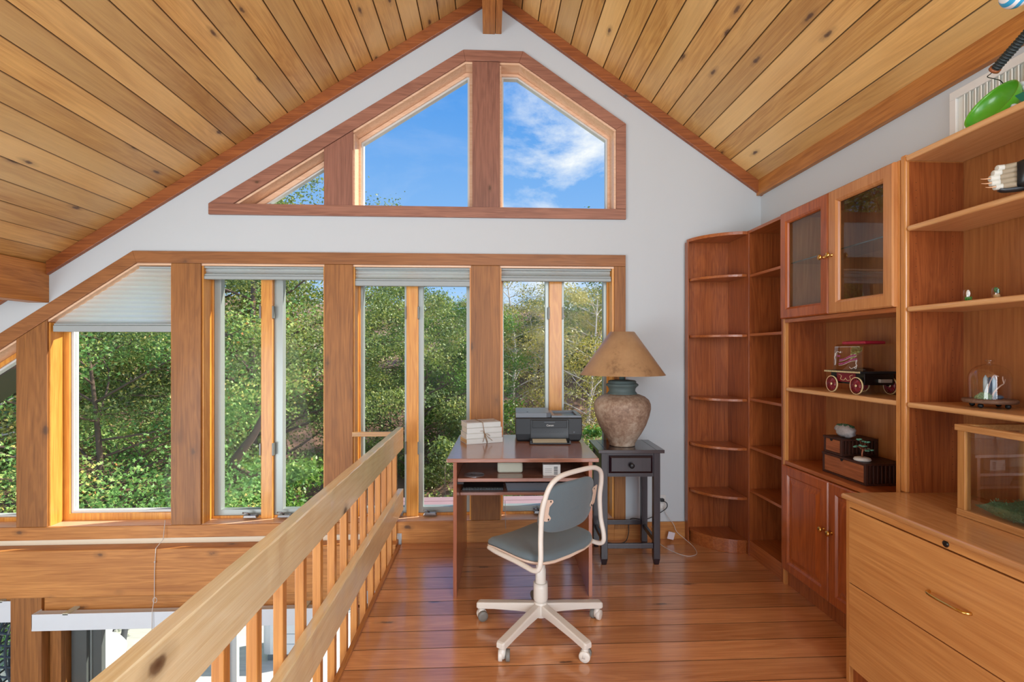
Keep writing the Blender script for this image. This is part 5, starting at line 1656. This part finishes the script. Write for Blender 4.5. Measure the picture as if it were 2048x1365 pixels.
# coil hanging from the ceiling towards the bowl
pa = Vector((1.80, 1.70, 2.385)); pb = Vector((1.75, 0.9, 2.79))
t = thing('hanging_coil', 'black ribbed coil hanging down from the ceiling to the green bowl', 'coil', tuple(pb))
ax = (pa - pb).normalized()
ln_ = (pa - pb).length
n_ = int(ln_ / 0.0011)
m = MB().tube([ax * (ln_ * i / n_) for i in range(n_ + 1)], [0.0140 + 0.0024 * math.sin(i * 0.75) for i in range(n_ + 1)], 12)
m.build('ribbed_coil', coil_m, t)
m = MB(); m.tube([ax * (ln_ - 0.004), ax * (ln_ + 0.005)], 0.018, 20); m.build('end_block', box_w, t)
rimtop = Vector((1.83, 1.745, 2.201)) + ctr + (upv - nrm * nrm.z).normalized() * (rb + 0.001) - pb
hk = [ax * (ln_ + 0.006), ax * (ln_ + 0.016) + Vector((0.0, 0.002, 0)), ax * (ln_ + 0.024) + Vector((0, 0.006, -0.002)), ax * (ln_ + 0.024) * 0.3 + rimtop * 0.7 + Vector((0, 0, 0.004)), rimtop]
MB().tube(catmull(hk), 0.0016, 6).build('hook', black_gl, t)

tt = (1.42, 1.20)
zc_ = ZC(1.42)
t = thing('hanging_ornament', 'blue and white swirled ball hanging at the top right corner', 'ornament', (1.383, 1.25, 2.285))
MB().ball((0, 0, 0.035), 0.035, n=28, m=18).build('ball', swirl_m, t)
MB().tube([(0, 0, 0.069), (0, 0, ZC(1.383) - 2.285 - 0.001)], 0.0012, 6).build('cord', white_cord, t)

t = thing('black_dish', 'flat black disc lying at the back of the second shelf from the top', 'dish', (1.90, 1.86, 1.9054))
MB().lathe([(0.05, 0.0), (0.06, 0.006), (0.058, 0.012), (0.0, 0.012)], n=28).build('disc_body', black_pl, t)

# clawed glove
GX, GY, GZ = 1.738, 1.566, 1.9052
t = thing('clawed_glove', 'black leather glove with pale fingers and tan claws on the upper shelf', 'glove', (GX, GY, GZ))
# local: finger direction f (to the picture's left and slightly back), s spreads fingers upwards
f = Vector((-0.55, 0.83, 0.0)).normalized()
f = Vector((-0.62, 0.50, -0.02)).normalized()
side = Vector((0, 0, 1)); outw = f.cross(side).normalized()
kn = Vector((0.0, 0.0, 0.055))
fingers = [(0.034, 0.052, 0), (0.019, 0.062, 1), (0.003, 0.070, 1), (-0.013, 0.068, 1), (-0.028, 0.058, 1)]
pale = MB(); khaki = MB(); claws = MB()
for off, ln_, cw in fingers:
    a = kn + side * off
    o1 = outw * (0.012 if ln_ > 0.07 else 0.006)
    p = [a - f * 0.012, a + f * ln_ * 0.30 + o1 * 0.6, a + f * ln_ * 0.62 + o1, a + f * ln_ * 0.92 + o1 * 0.4, a + f * ln_ + o1 * 0.1]
    c_ = catmull(p, 5)
    half = len(c_) // 2
    khaki.tube(c_[:half + 1], [0.0098] * (half + 1), 10)
    rr = [0.0102] * (len(c_) - half); rr[-1] = 0.003; rr[-2] = 0.0065; rr[-3] = 0.0085
    pale.tube(c_[half:], rr, 10)
    if cw and off < 0.018:
        e = a + f * ln_
        claws.tube(catmull([e - f * 0.006 - outw * 0.004, e + f * 0.010 - outw * 0.006, e + f * 0.022 - outw * 0.006 + side * 0.003]), [0.0026 - 0.0011 * i / 8 for i in range(17)], 6)
khaki.build('finger_bases', glove_w2, t); pale.build('fingertips', glove_w, t); claws.build('claws', claw_m, t)
m = MB()
rings = []
Mx = Matrix((f, outw, side)).transposed()
for s, ry, rz, dz in ((-0.115, 0.020, 0.022, 0.0), (-0.10, 0.024, 0.026, 0.0), (-0.07, 0.024, 0.032, 0.0), (-0.04, 0.024, 0.044, 0.0), (-0.015, 0.022, 0.046, 0.0), (0.004, 0.016, 0.040, 0.0)):
    rings.append([kn + f * s + outw * (ry * math.cos(a) * (1 + 0.05 * math.sin(5 * a + s * 90))) + side * (rz * math.sin(a) + dz + 0.003) for a in np.linspace(0, 2 * math.pi, 21)[:-1]])
m.loops(rings, smooth=True)
m.tube(catmull([kn - f * 0.05 - side * 0.030 + outw * 0.01, kn - f * 0.01 - side * 0.040 + outw * 0.014, kn + f * 0.03 - side * 0.040 + outw * 0.010, kn + f * 0.045 - side * 0.036 + outw * 0.006]), [0.013 - 0.004 * i / 24 for i in range(25)], 10)
m.build('leather_palm', leather, t)
m = MB(); rings = []
for s, k in ((-0.150, 0.030), (-0.118, 0.028), (-0.095, 0.026)):
    rings.append([kn + f * s + outw * (k * math.cos(a)) + side * (k * 1.05 * math.sin(a)) for a in np.linspace(0, 2 * math.pi, 21)[:-1]])
m.loops(rings, smooth=True); m.build('blue_cuff', blue_m, t)
#OUTSIDE

# ------------------------------------------------------------------ outside: hillside, trees, deck


def ground(x, y):
    z = -2.78
    if y > 8.6: z += 0.235 * (y - 8.6) + 0.06 * math.sin(x * 0.9 + y * 0.5) * min(1, y - 8.6)
    if y > 30: z -= 0.1 * (y - 30)
    z += 0.25 * max(0, -x - 9) * 0.3
    return z


nx_, ny_ = 90, 70
vs = []; fs = []
for j in range(ny_ + 1):
    for i in range(nx_ + 1):
        x = -45 + 80 * i / nx_; y = 3.87 + 55 * (j / ny_) ** 1.5
        vs.append((x, y, ground(x, y) + (0.05 * math.sin(7 * x + 3 * y) + 0.04 * math.sin(11 * x - 5 * y) if y > 8.6 else 0)))
for j in range(ny_):
    for i in range(nx_):
        a = j * (nx_ + 1) + i; fs.append((a, a + 1, a + nx_ + 2, a + nx_ + 1))
m = MB(); m._add(vs, fs, True)
tag(m.build('hillside', soil_m, center=False), kind='structure')

# deck of the lower storey
struct(MB().box(-9.5, 1.8, YO + 0.01, 8.3, ZL - 0.12, ZL).build('trim_35', deck_m, center=False))
t = thing('deck_railing', 'white railing of the outdoor deck behind the wicker chair', 'railing', (-7.6, 6.4, ZL), world=True)
for yy in (4.2, 5.3, 6.4, 7.5, 8.2):
    MB().box(-8.05, -7.95, yy - 0.05, yy + 0.05, ZL, ZL + 1.0).build('post', white_paint, t, bevel=0.004)
MB().box(-8.06, -7.94, 4.15, 8.25, ZL + 0.95, ZL + 1.02).build('handrail', white_paint, t)
m = MB()
for i in range(28): m.box(-8.02, -7.98, 4.30 + i * 0.14, 4.33 + i * 0.14, ZL + 0.1, ZL + 0.95)
m.build('balusters', white_paint, t)

# low boards just outside the windows, behind the desk
t = thing('outdoor_bench', 'mauve plank ledge outside the windows behind the desk', 'ledge', (0.2, 4.6, -2.6), world=True)
for i in range(3):
    MB().box(-0.98, 1.6, 4.36 + i * 0.135, 4.36 + i * 0.135 + 0.128, -0.03, 0.0).build('plank', ledge_m, t, bevel=0.003)
for xx in (-0.9, 1.5):
    MB().box(xx - 0.05, xx + 0.05, 4.45, 4.60, ZL, -0.031).build('post', ledge_m, t)

# patio cabinet
gx, gz = C2(-3.15, 6.40)[:2]
t = thing('patio_cabinet', 'grey outdoor drawer cabinet standing on the deck, seen between the balusters', 'cabinet', (gx, gz, ZL), R(-2))
m = MB(); m.prism([(-0.02, 0.06), (0.03, 0.0), (0.70, 0.0), (0.70, 0.5), (-0.02, 0.5)], 'z', 0.09, 0.64)
m.build('body', cabinet_m, t, bevel=0.01)
for i in range(4): MB().box(0.10, 0.68, -0.012, -0.0005, 0.11 + i * 0.13, 0.228 + i * 0.13).build('drawer', cabinet_m, t, bevel=0.004)
MB().lathe([(0.07, 0.10), (0.07, 0.62), (0.05, 0.66), (0.0, 0.66)], (0.02, 0.06, 0), 20).build('rounded_corner', valance_m, t)
for xx in (0.05, 0.62): MB().box(xx - 0.04, xx + 0.04, 0.03, 0.45, 0.0, 0.089).build('foot', plain('grey_foot', L(120, 130, 136), 0.6), t)

# wicker egg chair
ex, ey = C2(-4.74, 5.3)[:2]
t = thing('wicker_egg_chair', 'grey wicker egg chair with a white cushion out on the deck', 'chair', (ex, ey, ZL), R(16))
m = MB()
ez, ra, rbz = 0.92, 0.61, 0.68
opening = lambda th, ph: (math.cos(ph) * math.sin(th)) > 0.62
for i in range(26):
    ph0 = 2 * math.pi * i / 26
    pts = []
    for k in range(41):
        s = k / 40; th = math.pi * s; ph = ph0 + 1.1 * s
        p = Vector((ra * math.sin(th) * math.cos(ph), ra * math.sin(th) * math.sin(ph), ez + rbz * math.cos(th)))
        if p.x / ra > 0.62:
            if len(pts) > 1: m.tube(pts, 0.012, 5)
            pts = []
        else: pts.append(p)
    if len(pts) > 1: m.tube(pts, 0.012, 5)
for zf in np.linspace(-0.9, 0.9, 15):
    r_ = ra * math.sqrt(1 - zf * zf)
    pts = [Vector((r_ * math.cos(a), r_ * math.sin(a), ez + rbz * zf)) for a in np.linspace(0, 2 * math.pi, 40)]
    seg = []
    for p in pts:
        if p.x / ra > 0.62:
            if len(seg) > 1: m.tube(seg, 0.010, 5)
            seg = []
        else: seg.append(p)
    if len(seg) > 1: m.tube(seg, 0.010, 5)
m.build('wicker_shell', wicker_m, t)
rr_ = math.sqrt(1 - 0.62 ** 2)
MB().tube([Vector((0.62 * ra, ra * rr_ * math.cos(a), ez + rbz * rr_ * math.sin(a))) for a in np.linspace(0, 2 * math.pi, 49)[:-1]], 0.032, 10, closed=True).build('rim', wicker_m, t)
m = MB()
m.ball((0.16, 0, ez - 0.26), 0.36, 0.46, 0.20, n=24, m=14, jitter=0.02)
m.ball((0.06, 0, ez + 0.06), 0.34, 0.44, 0.46, n=24, m=16, jitter=0.02)
m.build('cushion', cushion_m, t)
MB().lathe([(0.42, 0.0), (0.44, 0.02), (0.42, 0.04), (0.10, 0.07), (0.05, 0.12), (0.05, ez - rbz + 0.02), (0.0, ez - rbz + 0.03)], n=32).build('stand', wicker_m, t)

# gutter corner of the roof at the far left
t = thing('roof_gutter', 'dark gutter and white fascia of the eave, seen through the far left window', 'gutter', (-4.4, 4.4, 1.0), world=True)
E1 = lambda x, dz=0.0: (x, 1.02 + 0.66 * (x + 4.1) + dz)
x0, x1 = -5.2, -3.62
m = MB(); m.prism([E1(x0, 0.06), E1(x1, 0.06), E1(x1, 0.20), E1(x0, 0.20)], 'y', YO + 0.02, YO + 0.42); m.build('fascia', white_paint, t)
m = MB(); m.prism([E1(x0, -0.09), E1(x1, -0.09), E1(x1, 0.059), E1(x0, 0.059)], 'y', YO + 0.10, YO + 0.50); m.build('gutter', gutter_m, t, bevel=0.01)


# -------- trees
def leaf_template(kind):
    if kind == 'maple':
        pts = []
        lob = [1.0, 0.42, 0.9, 0.40, 0.62, 0.22, 0.62, 0.40, 0.9, 0.42]
        for i, r in enumerate(lob):
            a = math.pi / 2 + 2 * math.pi * i / len(lob)
            pts.append((r * math.cos(a), r * math.sin(a), -0.10 * r))
        return np.array([(0, 0, 0.04)] + pts), [(0, i + 1, (i + 1) % 10 + 1) for i in range(10)]
    return np.array([(0, -1, 0), (0.55, 0.05, -0.12), (0, 1, 0), (-0.55, 0.05, -0.12)]), [(0, 1, 2, 3)]


def leaf_mesh(name, centers, spread, n, size, kind, mat, seed, up=0.7):
    rs = np.random.RandomState(seed)
    C_ = np.array(centers)
    idx = rs.randint(0, len(C_), n)
    P_ = C_[idx] + np.clip(rs.normal(0, 1, (n, 3)), -2.2, 2.2) * np.array(spread)
    nr = rs.normal(0, 1, (n, 3)); nr /= np.linalg.norm(nr, axis=1)[:, None]
    nr[:, 2] += up; nr /= np.linalg.norm(nr, axis=1)[:, None]
    a = np.cross(nr, rs.normal(0, 1, (n, 3))); a /= np.linalg.norm(a, axis=1)[:, None]
    b = np.cross(nr, a)
    T, F_ = leaf_template(kind)
    sc = size * rs.uniform(0.6, 1.25, n)
    V_ = P_[:, None, :] + sc[:, None, None] * (T[None, :, 0:1] * a[:, None, :] + T[None, :, 1:2] * b[:, None, :] + T[None, :, 2:3] * nr[:, None, :])
    nv = len(T); nf = len(F_); fl = len(F_[0])
    Fa = (np.array(F_)[None, :, :] + (np.arange(n) * nv)[:, None, None]).reshape(-1)
    me = D.meshes.new(name)
    me.vertices.add(n * nv); me.vertices.foreach_set('co', V_.reshape(-1).astype(np.float32))
    me.loops.add(n * nf * fl); me.loops.foreach_set('vertex_index', Fa.astype(np.int32))
    me.polygons.add(n * nf)
    me.polygons.foreach_set('loop_start', (np.arange(n * nf) * fl).astype(np.int32))
    me.polygons.foreach_set('loop_total', np.full(n * nf, fl, np.int32))
    at = me.attributes.new('tint', 'FLOAT', 'FACE')
    cl_ = rs.uniform(0, 1, len(C_))[idx]
    tv = np.clip(0.42 * rs.beta(2, 2.6, n) + 0.50 * cl_ ** 1.3 + (rs.uniform(0, 1, n) > 0.97) * 0.4, 0, 1)
    at.data.foreach_set('value', np.repeat(tv, nf).astype(np.float32))
    me.update(calc_edges=True); me.validate()
    me.materials.append(mat)
    return me


def skeleton(h, r, seed, trunk=0.3, lean=0.05, nb=16, droop=0.0, thick=0.05, low=0.2):
    rg = random.Random(seed)
    m = MB(); tips = []
    top = Vector((rg.uniform(-lean, lean) * h, rg.uniform(-lean, lean) * h, h * 0.93))
    mid = Vector((rg.uniform(-lean, lean) * h, rg.uniform(-lean, lean) * h, h * 0.5))
    tr = catmull([(0, 0, -0.3), (0, 0, h * 0.2), mid, top], 8)
    n = len(tr)
    m.tube(tr, [h * thick * 0.5 * (1 - 0.88 * i / (n - 1)) for i in range(n)], 8)
    for b in range(nb):
        s = low + (0.97 - low) * (b + rg.random()) / nb
        p0 = tr[min(n - 1, int(s * (n - 1)))]
        q = b * 2.4 + rg.uniform(-0.5, 0.5)
        env = math.sin(math.pi * min(1, max(0.05, (s - low * 0.6) / (1.06 - low * 0.6)))) ** 0.6
        ln = r * env * rg.uniform(0.75, 1.1)
        e = p0 + Vector((ln * math.cos(q), ln * math.sin(q), ln * (0.45 - droop) * rg.uniform(0.5, 1.3)))
        bp = catmull([p0, p0.lerp(e, 0.5) + Vector((rg.uniform(-1, 1), rg.uniform(-1, 1), rg.uniform(-0.5, 1))) * 0.10 * ln, e], 4)
        rr = h * thick * 0.17 * (1 - 0.6 * s)
        m.tube(bp, [rr * (1 - 0.8 * i / (len(bp) - 1)) for i in range(len(bp))], 6)
        for k in range(5):
            s2 = 0.35 + 0.65 * (k + rg.random()) / 5
            a = bp[min(len(bp) - 1, int(s2 * (len(bp) - 1)))]
            l2 = ln * 0.38 * rg.uniform(0.6, 1.2)
            q2 = q + rg.uniform(-1.4, 1.4)
            e2 = a + Vector((l2 * math.cos(q2), l2 * math.sin(q2), l2 * (0.5 - droop) * rg.uniform(-0.4, 1.4)))
            m.tube([a, a.lerp(e2, 0.5) + Vector((0, 0, 0.04 * l2)), e2], [rr * 0.35, rr * 0.22, rr * 0.08], 4)
            tips.append(tuple(e2)); tips.append(tuple(a.lerp(e2, 0.55)))
        tips.append(tuple(e))
    return m, tips


TREES = {}


def tree(label, x, y, h, r, kind, n, size, lm, seed, bark=None, spread=None, group=None, cat='tree', name='tree', dz=0.0, proto=None, rot=0.0, **kw):
    gz_ = ground(x, y) + dz
    if proto and proto in TREES:
        src, ph, pr_ = TREES[proto]
        c = copy_tree(src)
        c.location = (x, y, gz_); c.scale = (r / pr_, r / pr_, h / ph); c.rotation_euler = (0, 0, rot)
        tag(c, label, cat, group)
        return c
    t = thing(name, label, cat, (x, y, gz_), rot, group)
    m, tips = skeleton(h, r, seed, **kw)
    m.build('trunk', bark or bark_d, t)
    sp_ = spread or (r * 0.13, r * 0.13, r * 0.09)
    me = leaf_mesh('crown', tips, sp_, n, size, kind, lm, seed)
    o = D.objects.new('crown', me); COL.objects.link(o); o.parent = t
    if proto: TREES[proto] = (t, h, r)
    return t


G = 'trees on the slope outside'
tree('big maple with bright green leaves filling the far left windows', -6.1, 7.9, 4.6, 2.9, 'maple', 60000, 0.034, leaf_maple, 11, group=G, name='maple_tree', nb=34, low=0.10, proto='maple', thick=0.05, spread=(0.25, 0.25, 0.12))
mp = tree('darker tall maple behind the casements left of the middle post, with a thick slanting limb', -4.9, 10.6, 7.0, 3.0, 'maple', 60000, 0.034, leaf_dark, 12, group=G, name='maple_tree', nb=26, low=0.22, thick=0.045, spread=(0.26, 0.26, 0.14))
gx_ = -4.9; gy_ = 10.6; gg = ground(gx_, gy_)
lp = [Vector((gx_, gy_, gg + 0.5)), Vector((*C2(-4.9, 9.2)[:2], -1.2)), Vector((*C2(-4.45, 8.0)[:2], -0.45)), Vector((*C2(-3.9, 7.6)[:2], 0.15)), Vector((*C2(-3.5, 7.5)[:2], 0.9))]
MB().tube([p - Vector((gx_, gy_, gg)) for p in catmull(lp, 6)], [0.12 - 0.09 * i / 24 for i in range(25)], 10).tube([p - Vector((gx_, gy_, gg)) for p in catmull([lp[2], Vector((*C2(-4.0, 7.8)[:2], -0.55)), Vector((*C2(-3.6, 7.7)[:2], -0.25))], 6)], [0.05 - 0.035 * i / 12 for i in range(13)], 8).build('limb', bark_d, mp)
tree('dense dark green tree behind the railing end', -1.75, 12.6, 4.7, 1.9, 'leaf', 34000, 0.036, leaf_dark, 13, group=G, nb=34, low=0.10, proto='dense', spread=(0.17, 0.17, 0.11))
tree('tall pale-barked tree with yellowing leaves behind the printer', 0.75, 15.8, 5.2, 2.0, 'leaf', 15000, 0.034, leaf_yel, 14, bark=bark_l, group=G, nb=32, low=0.18, thick=0.035, proto='birch', name='birch_tree', spread=(0.17, 0.17, 0.10))
tree('yellow-green tree behind the right casement beside the lamp', 2.75, 13.8, 4.9, 1.8, 'leaf', 18000, 0.034, leaf_yel, 15, bark=bark_l, group=G, nb=32, low=0.14, thick=0.03, name='birch_tree', spread=(0.15, 0.15, 0.09))
tree('light green tree behind the middle post', -0.55, 14.2, 4.2, 1.6, 'leaf', 24000, 0.036, leaf_lime, 16, group=G, nb=20, low=0.10)
tree('tall tree with reddish tints above the left casements', -7.6, 13.5, 7.0, 3.0, 'leaf', 30000, 0.055, leaf_dark, 17, group=G, nb=24, low=0.15)
tree('slender leafy tree far right in the right casement', 4.6, 16.5, 6.6, 2.3, 'leaf', 15000, 0.045, leaf_dark, 18, bark=bark_l, group=G, nb=22, low=0.15)

# further back: the same few kinds again, each turned and sized differently
far = [(-14, 20, 9, 4), (-10.5, 18.5, 9.5, 3.8), (-7.2, 21, 6.2, 3.4), (-4.2, 18.6, 4.3, 2.8), (-2.2, 20.5, 3.6, 2.4), (-0.2, 23, 3.2, 2.8), (1.9, 20.5, 3.3, 2.4),
       (3.8, 23, 3.2, 2.8), (6.2, 21, 4.6, 3.0), (8.6, 24, 7.4, 3.6), (-16.5, 15, 8.5, 4), (-12, 12.5, 7.2, 3.2), (-9.8, 9.8, 6.0, 2.8)]
order = sorted(range(len(far)), key=lambda i: far[i][0] / far[i][1])
words_ = ['leftmost', 'second from the left', 'third from the left', 'fourth from the left', 'fifth from the left', 'sixth from the left', 'middle one', 'sixth from the right', 'fifth from the right', 'fourth from the right', 'third from the right', 'second from the right', 'rightmost']
for i, (x, y, h, r) in enumerate(far):
    tree('green tree of the far row behind the nearer trees, %s' % words_[order.index(i)], x, y, h, r, 'leaf', 0, 0, None, 0, group='far row of trees', proto='dense' if i % 2 else 'birch', rot=i * 1.1)

# shrubs
def shrub(label, x, y, h, r, n, size, lm, seed, **kw):
    return tree(label, x, y, h, r, 'leaf', n, size, lm, seed, cat='shrub', name='shrub', nb=14, low=0.08, thick=0.03, **kw)


GS = 'shrubs under the trees'
shrub('bright green shrub low in the window left of the railing', -3.55, 9.2, 2.0, 0.95, 9000, 0.045, leaf_lime, 31, group=GS)
shrub('dark green bush at the foot of the slope behind the railing end', -0.95, 8.9, 1.35, 0.75, 8000, 0.035, leaf_dark, 32, group=GS)
shrub('small lime shrub between printer and lamp', 1.95, 10.4, 2.1, 0.6, 3600, 0.05, leaf_lime, 33, group=GS)
shrub('dark bush behind the books', -0.35, 10.4, 1.9, 0.9, 8000, 0.045, leaf_dark, 34, group=GS)
shrub('dark shrub under the big maple', -5.0, 9.0, 1.7, 1.3, 9000, 0.05, leaf_dark, 35, group=GS)
shrub('olive bush right of the printer', 1.2, 11.6, 1.7, 0.9, 7000, 0.045, leaf_dark, 36, group=GS)
shrub('young yellow-leaved plant beside the left desk edge', -0.72, 7.9, 1.15, 0.3, 500, 0.045, leaf_lime, 37, group=GS, dz=0.0)
m, tips = skeleton(1.5, 0.5, 41, nb=16, low=0.1, thick=0.02)
tag(m.build('bare_shrub', plain('pink_twigs', L(190, 158, 148), 0.8)), 'bare pinkish shrub behind the books', 'shrub').location = (-0.92, 10.2, ground(-0.92, 10.2))

rg = random.Random(77)
for i, (x, y, s) in enumerate([(-3.1, 8.95, 0.35), (-3.6, 8.75, 0.42), (-2.7, 9.1, 0.3), (-4.2, 8.8, 0.35), (-2.5, 9.5, 0.38)]):
    m = MB().ball((0, 0, s * 0.3), s, s * 0.7, s * 0.45, n=18, m=12, jitter=0.09, seed=i)
    o = m.build('boulder', stone_m, center=False)
    o.location = (x, y, ground(x, y) - 0.02); o['_w'] = (0, 0, 0)
    tag(o, 'mauve boulder at the foot of the slope, %s' % ['in the middle of the row', 'second from the left', 'second from the right', 'leftmost', 'rightmost'][i], 'boulder', 'boulders at the foot of the slope')

for o in list(D.objects):
    for k in ('_w', '_w2'):
        if k in o: del o[k]
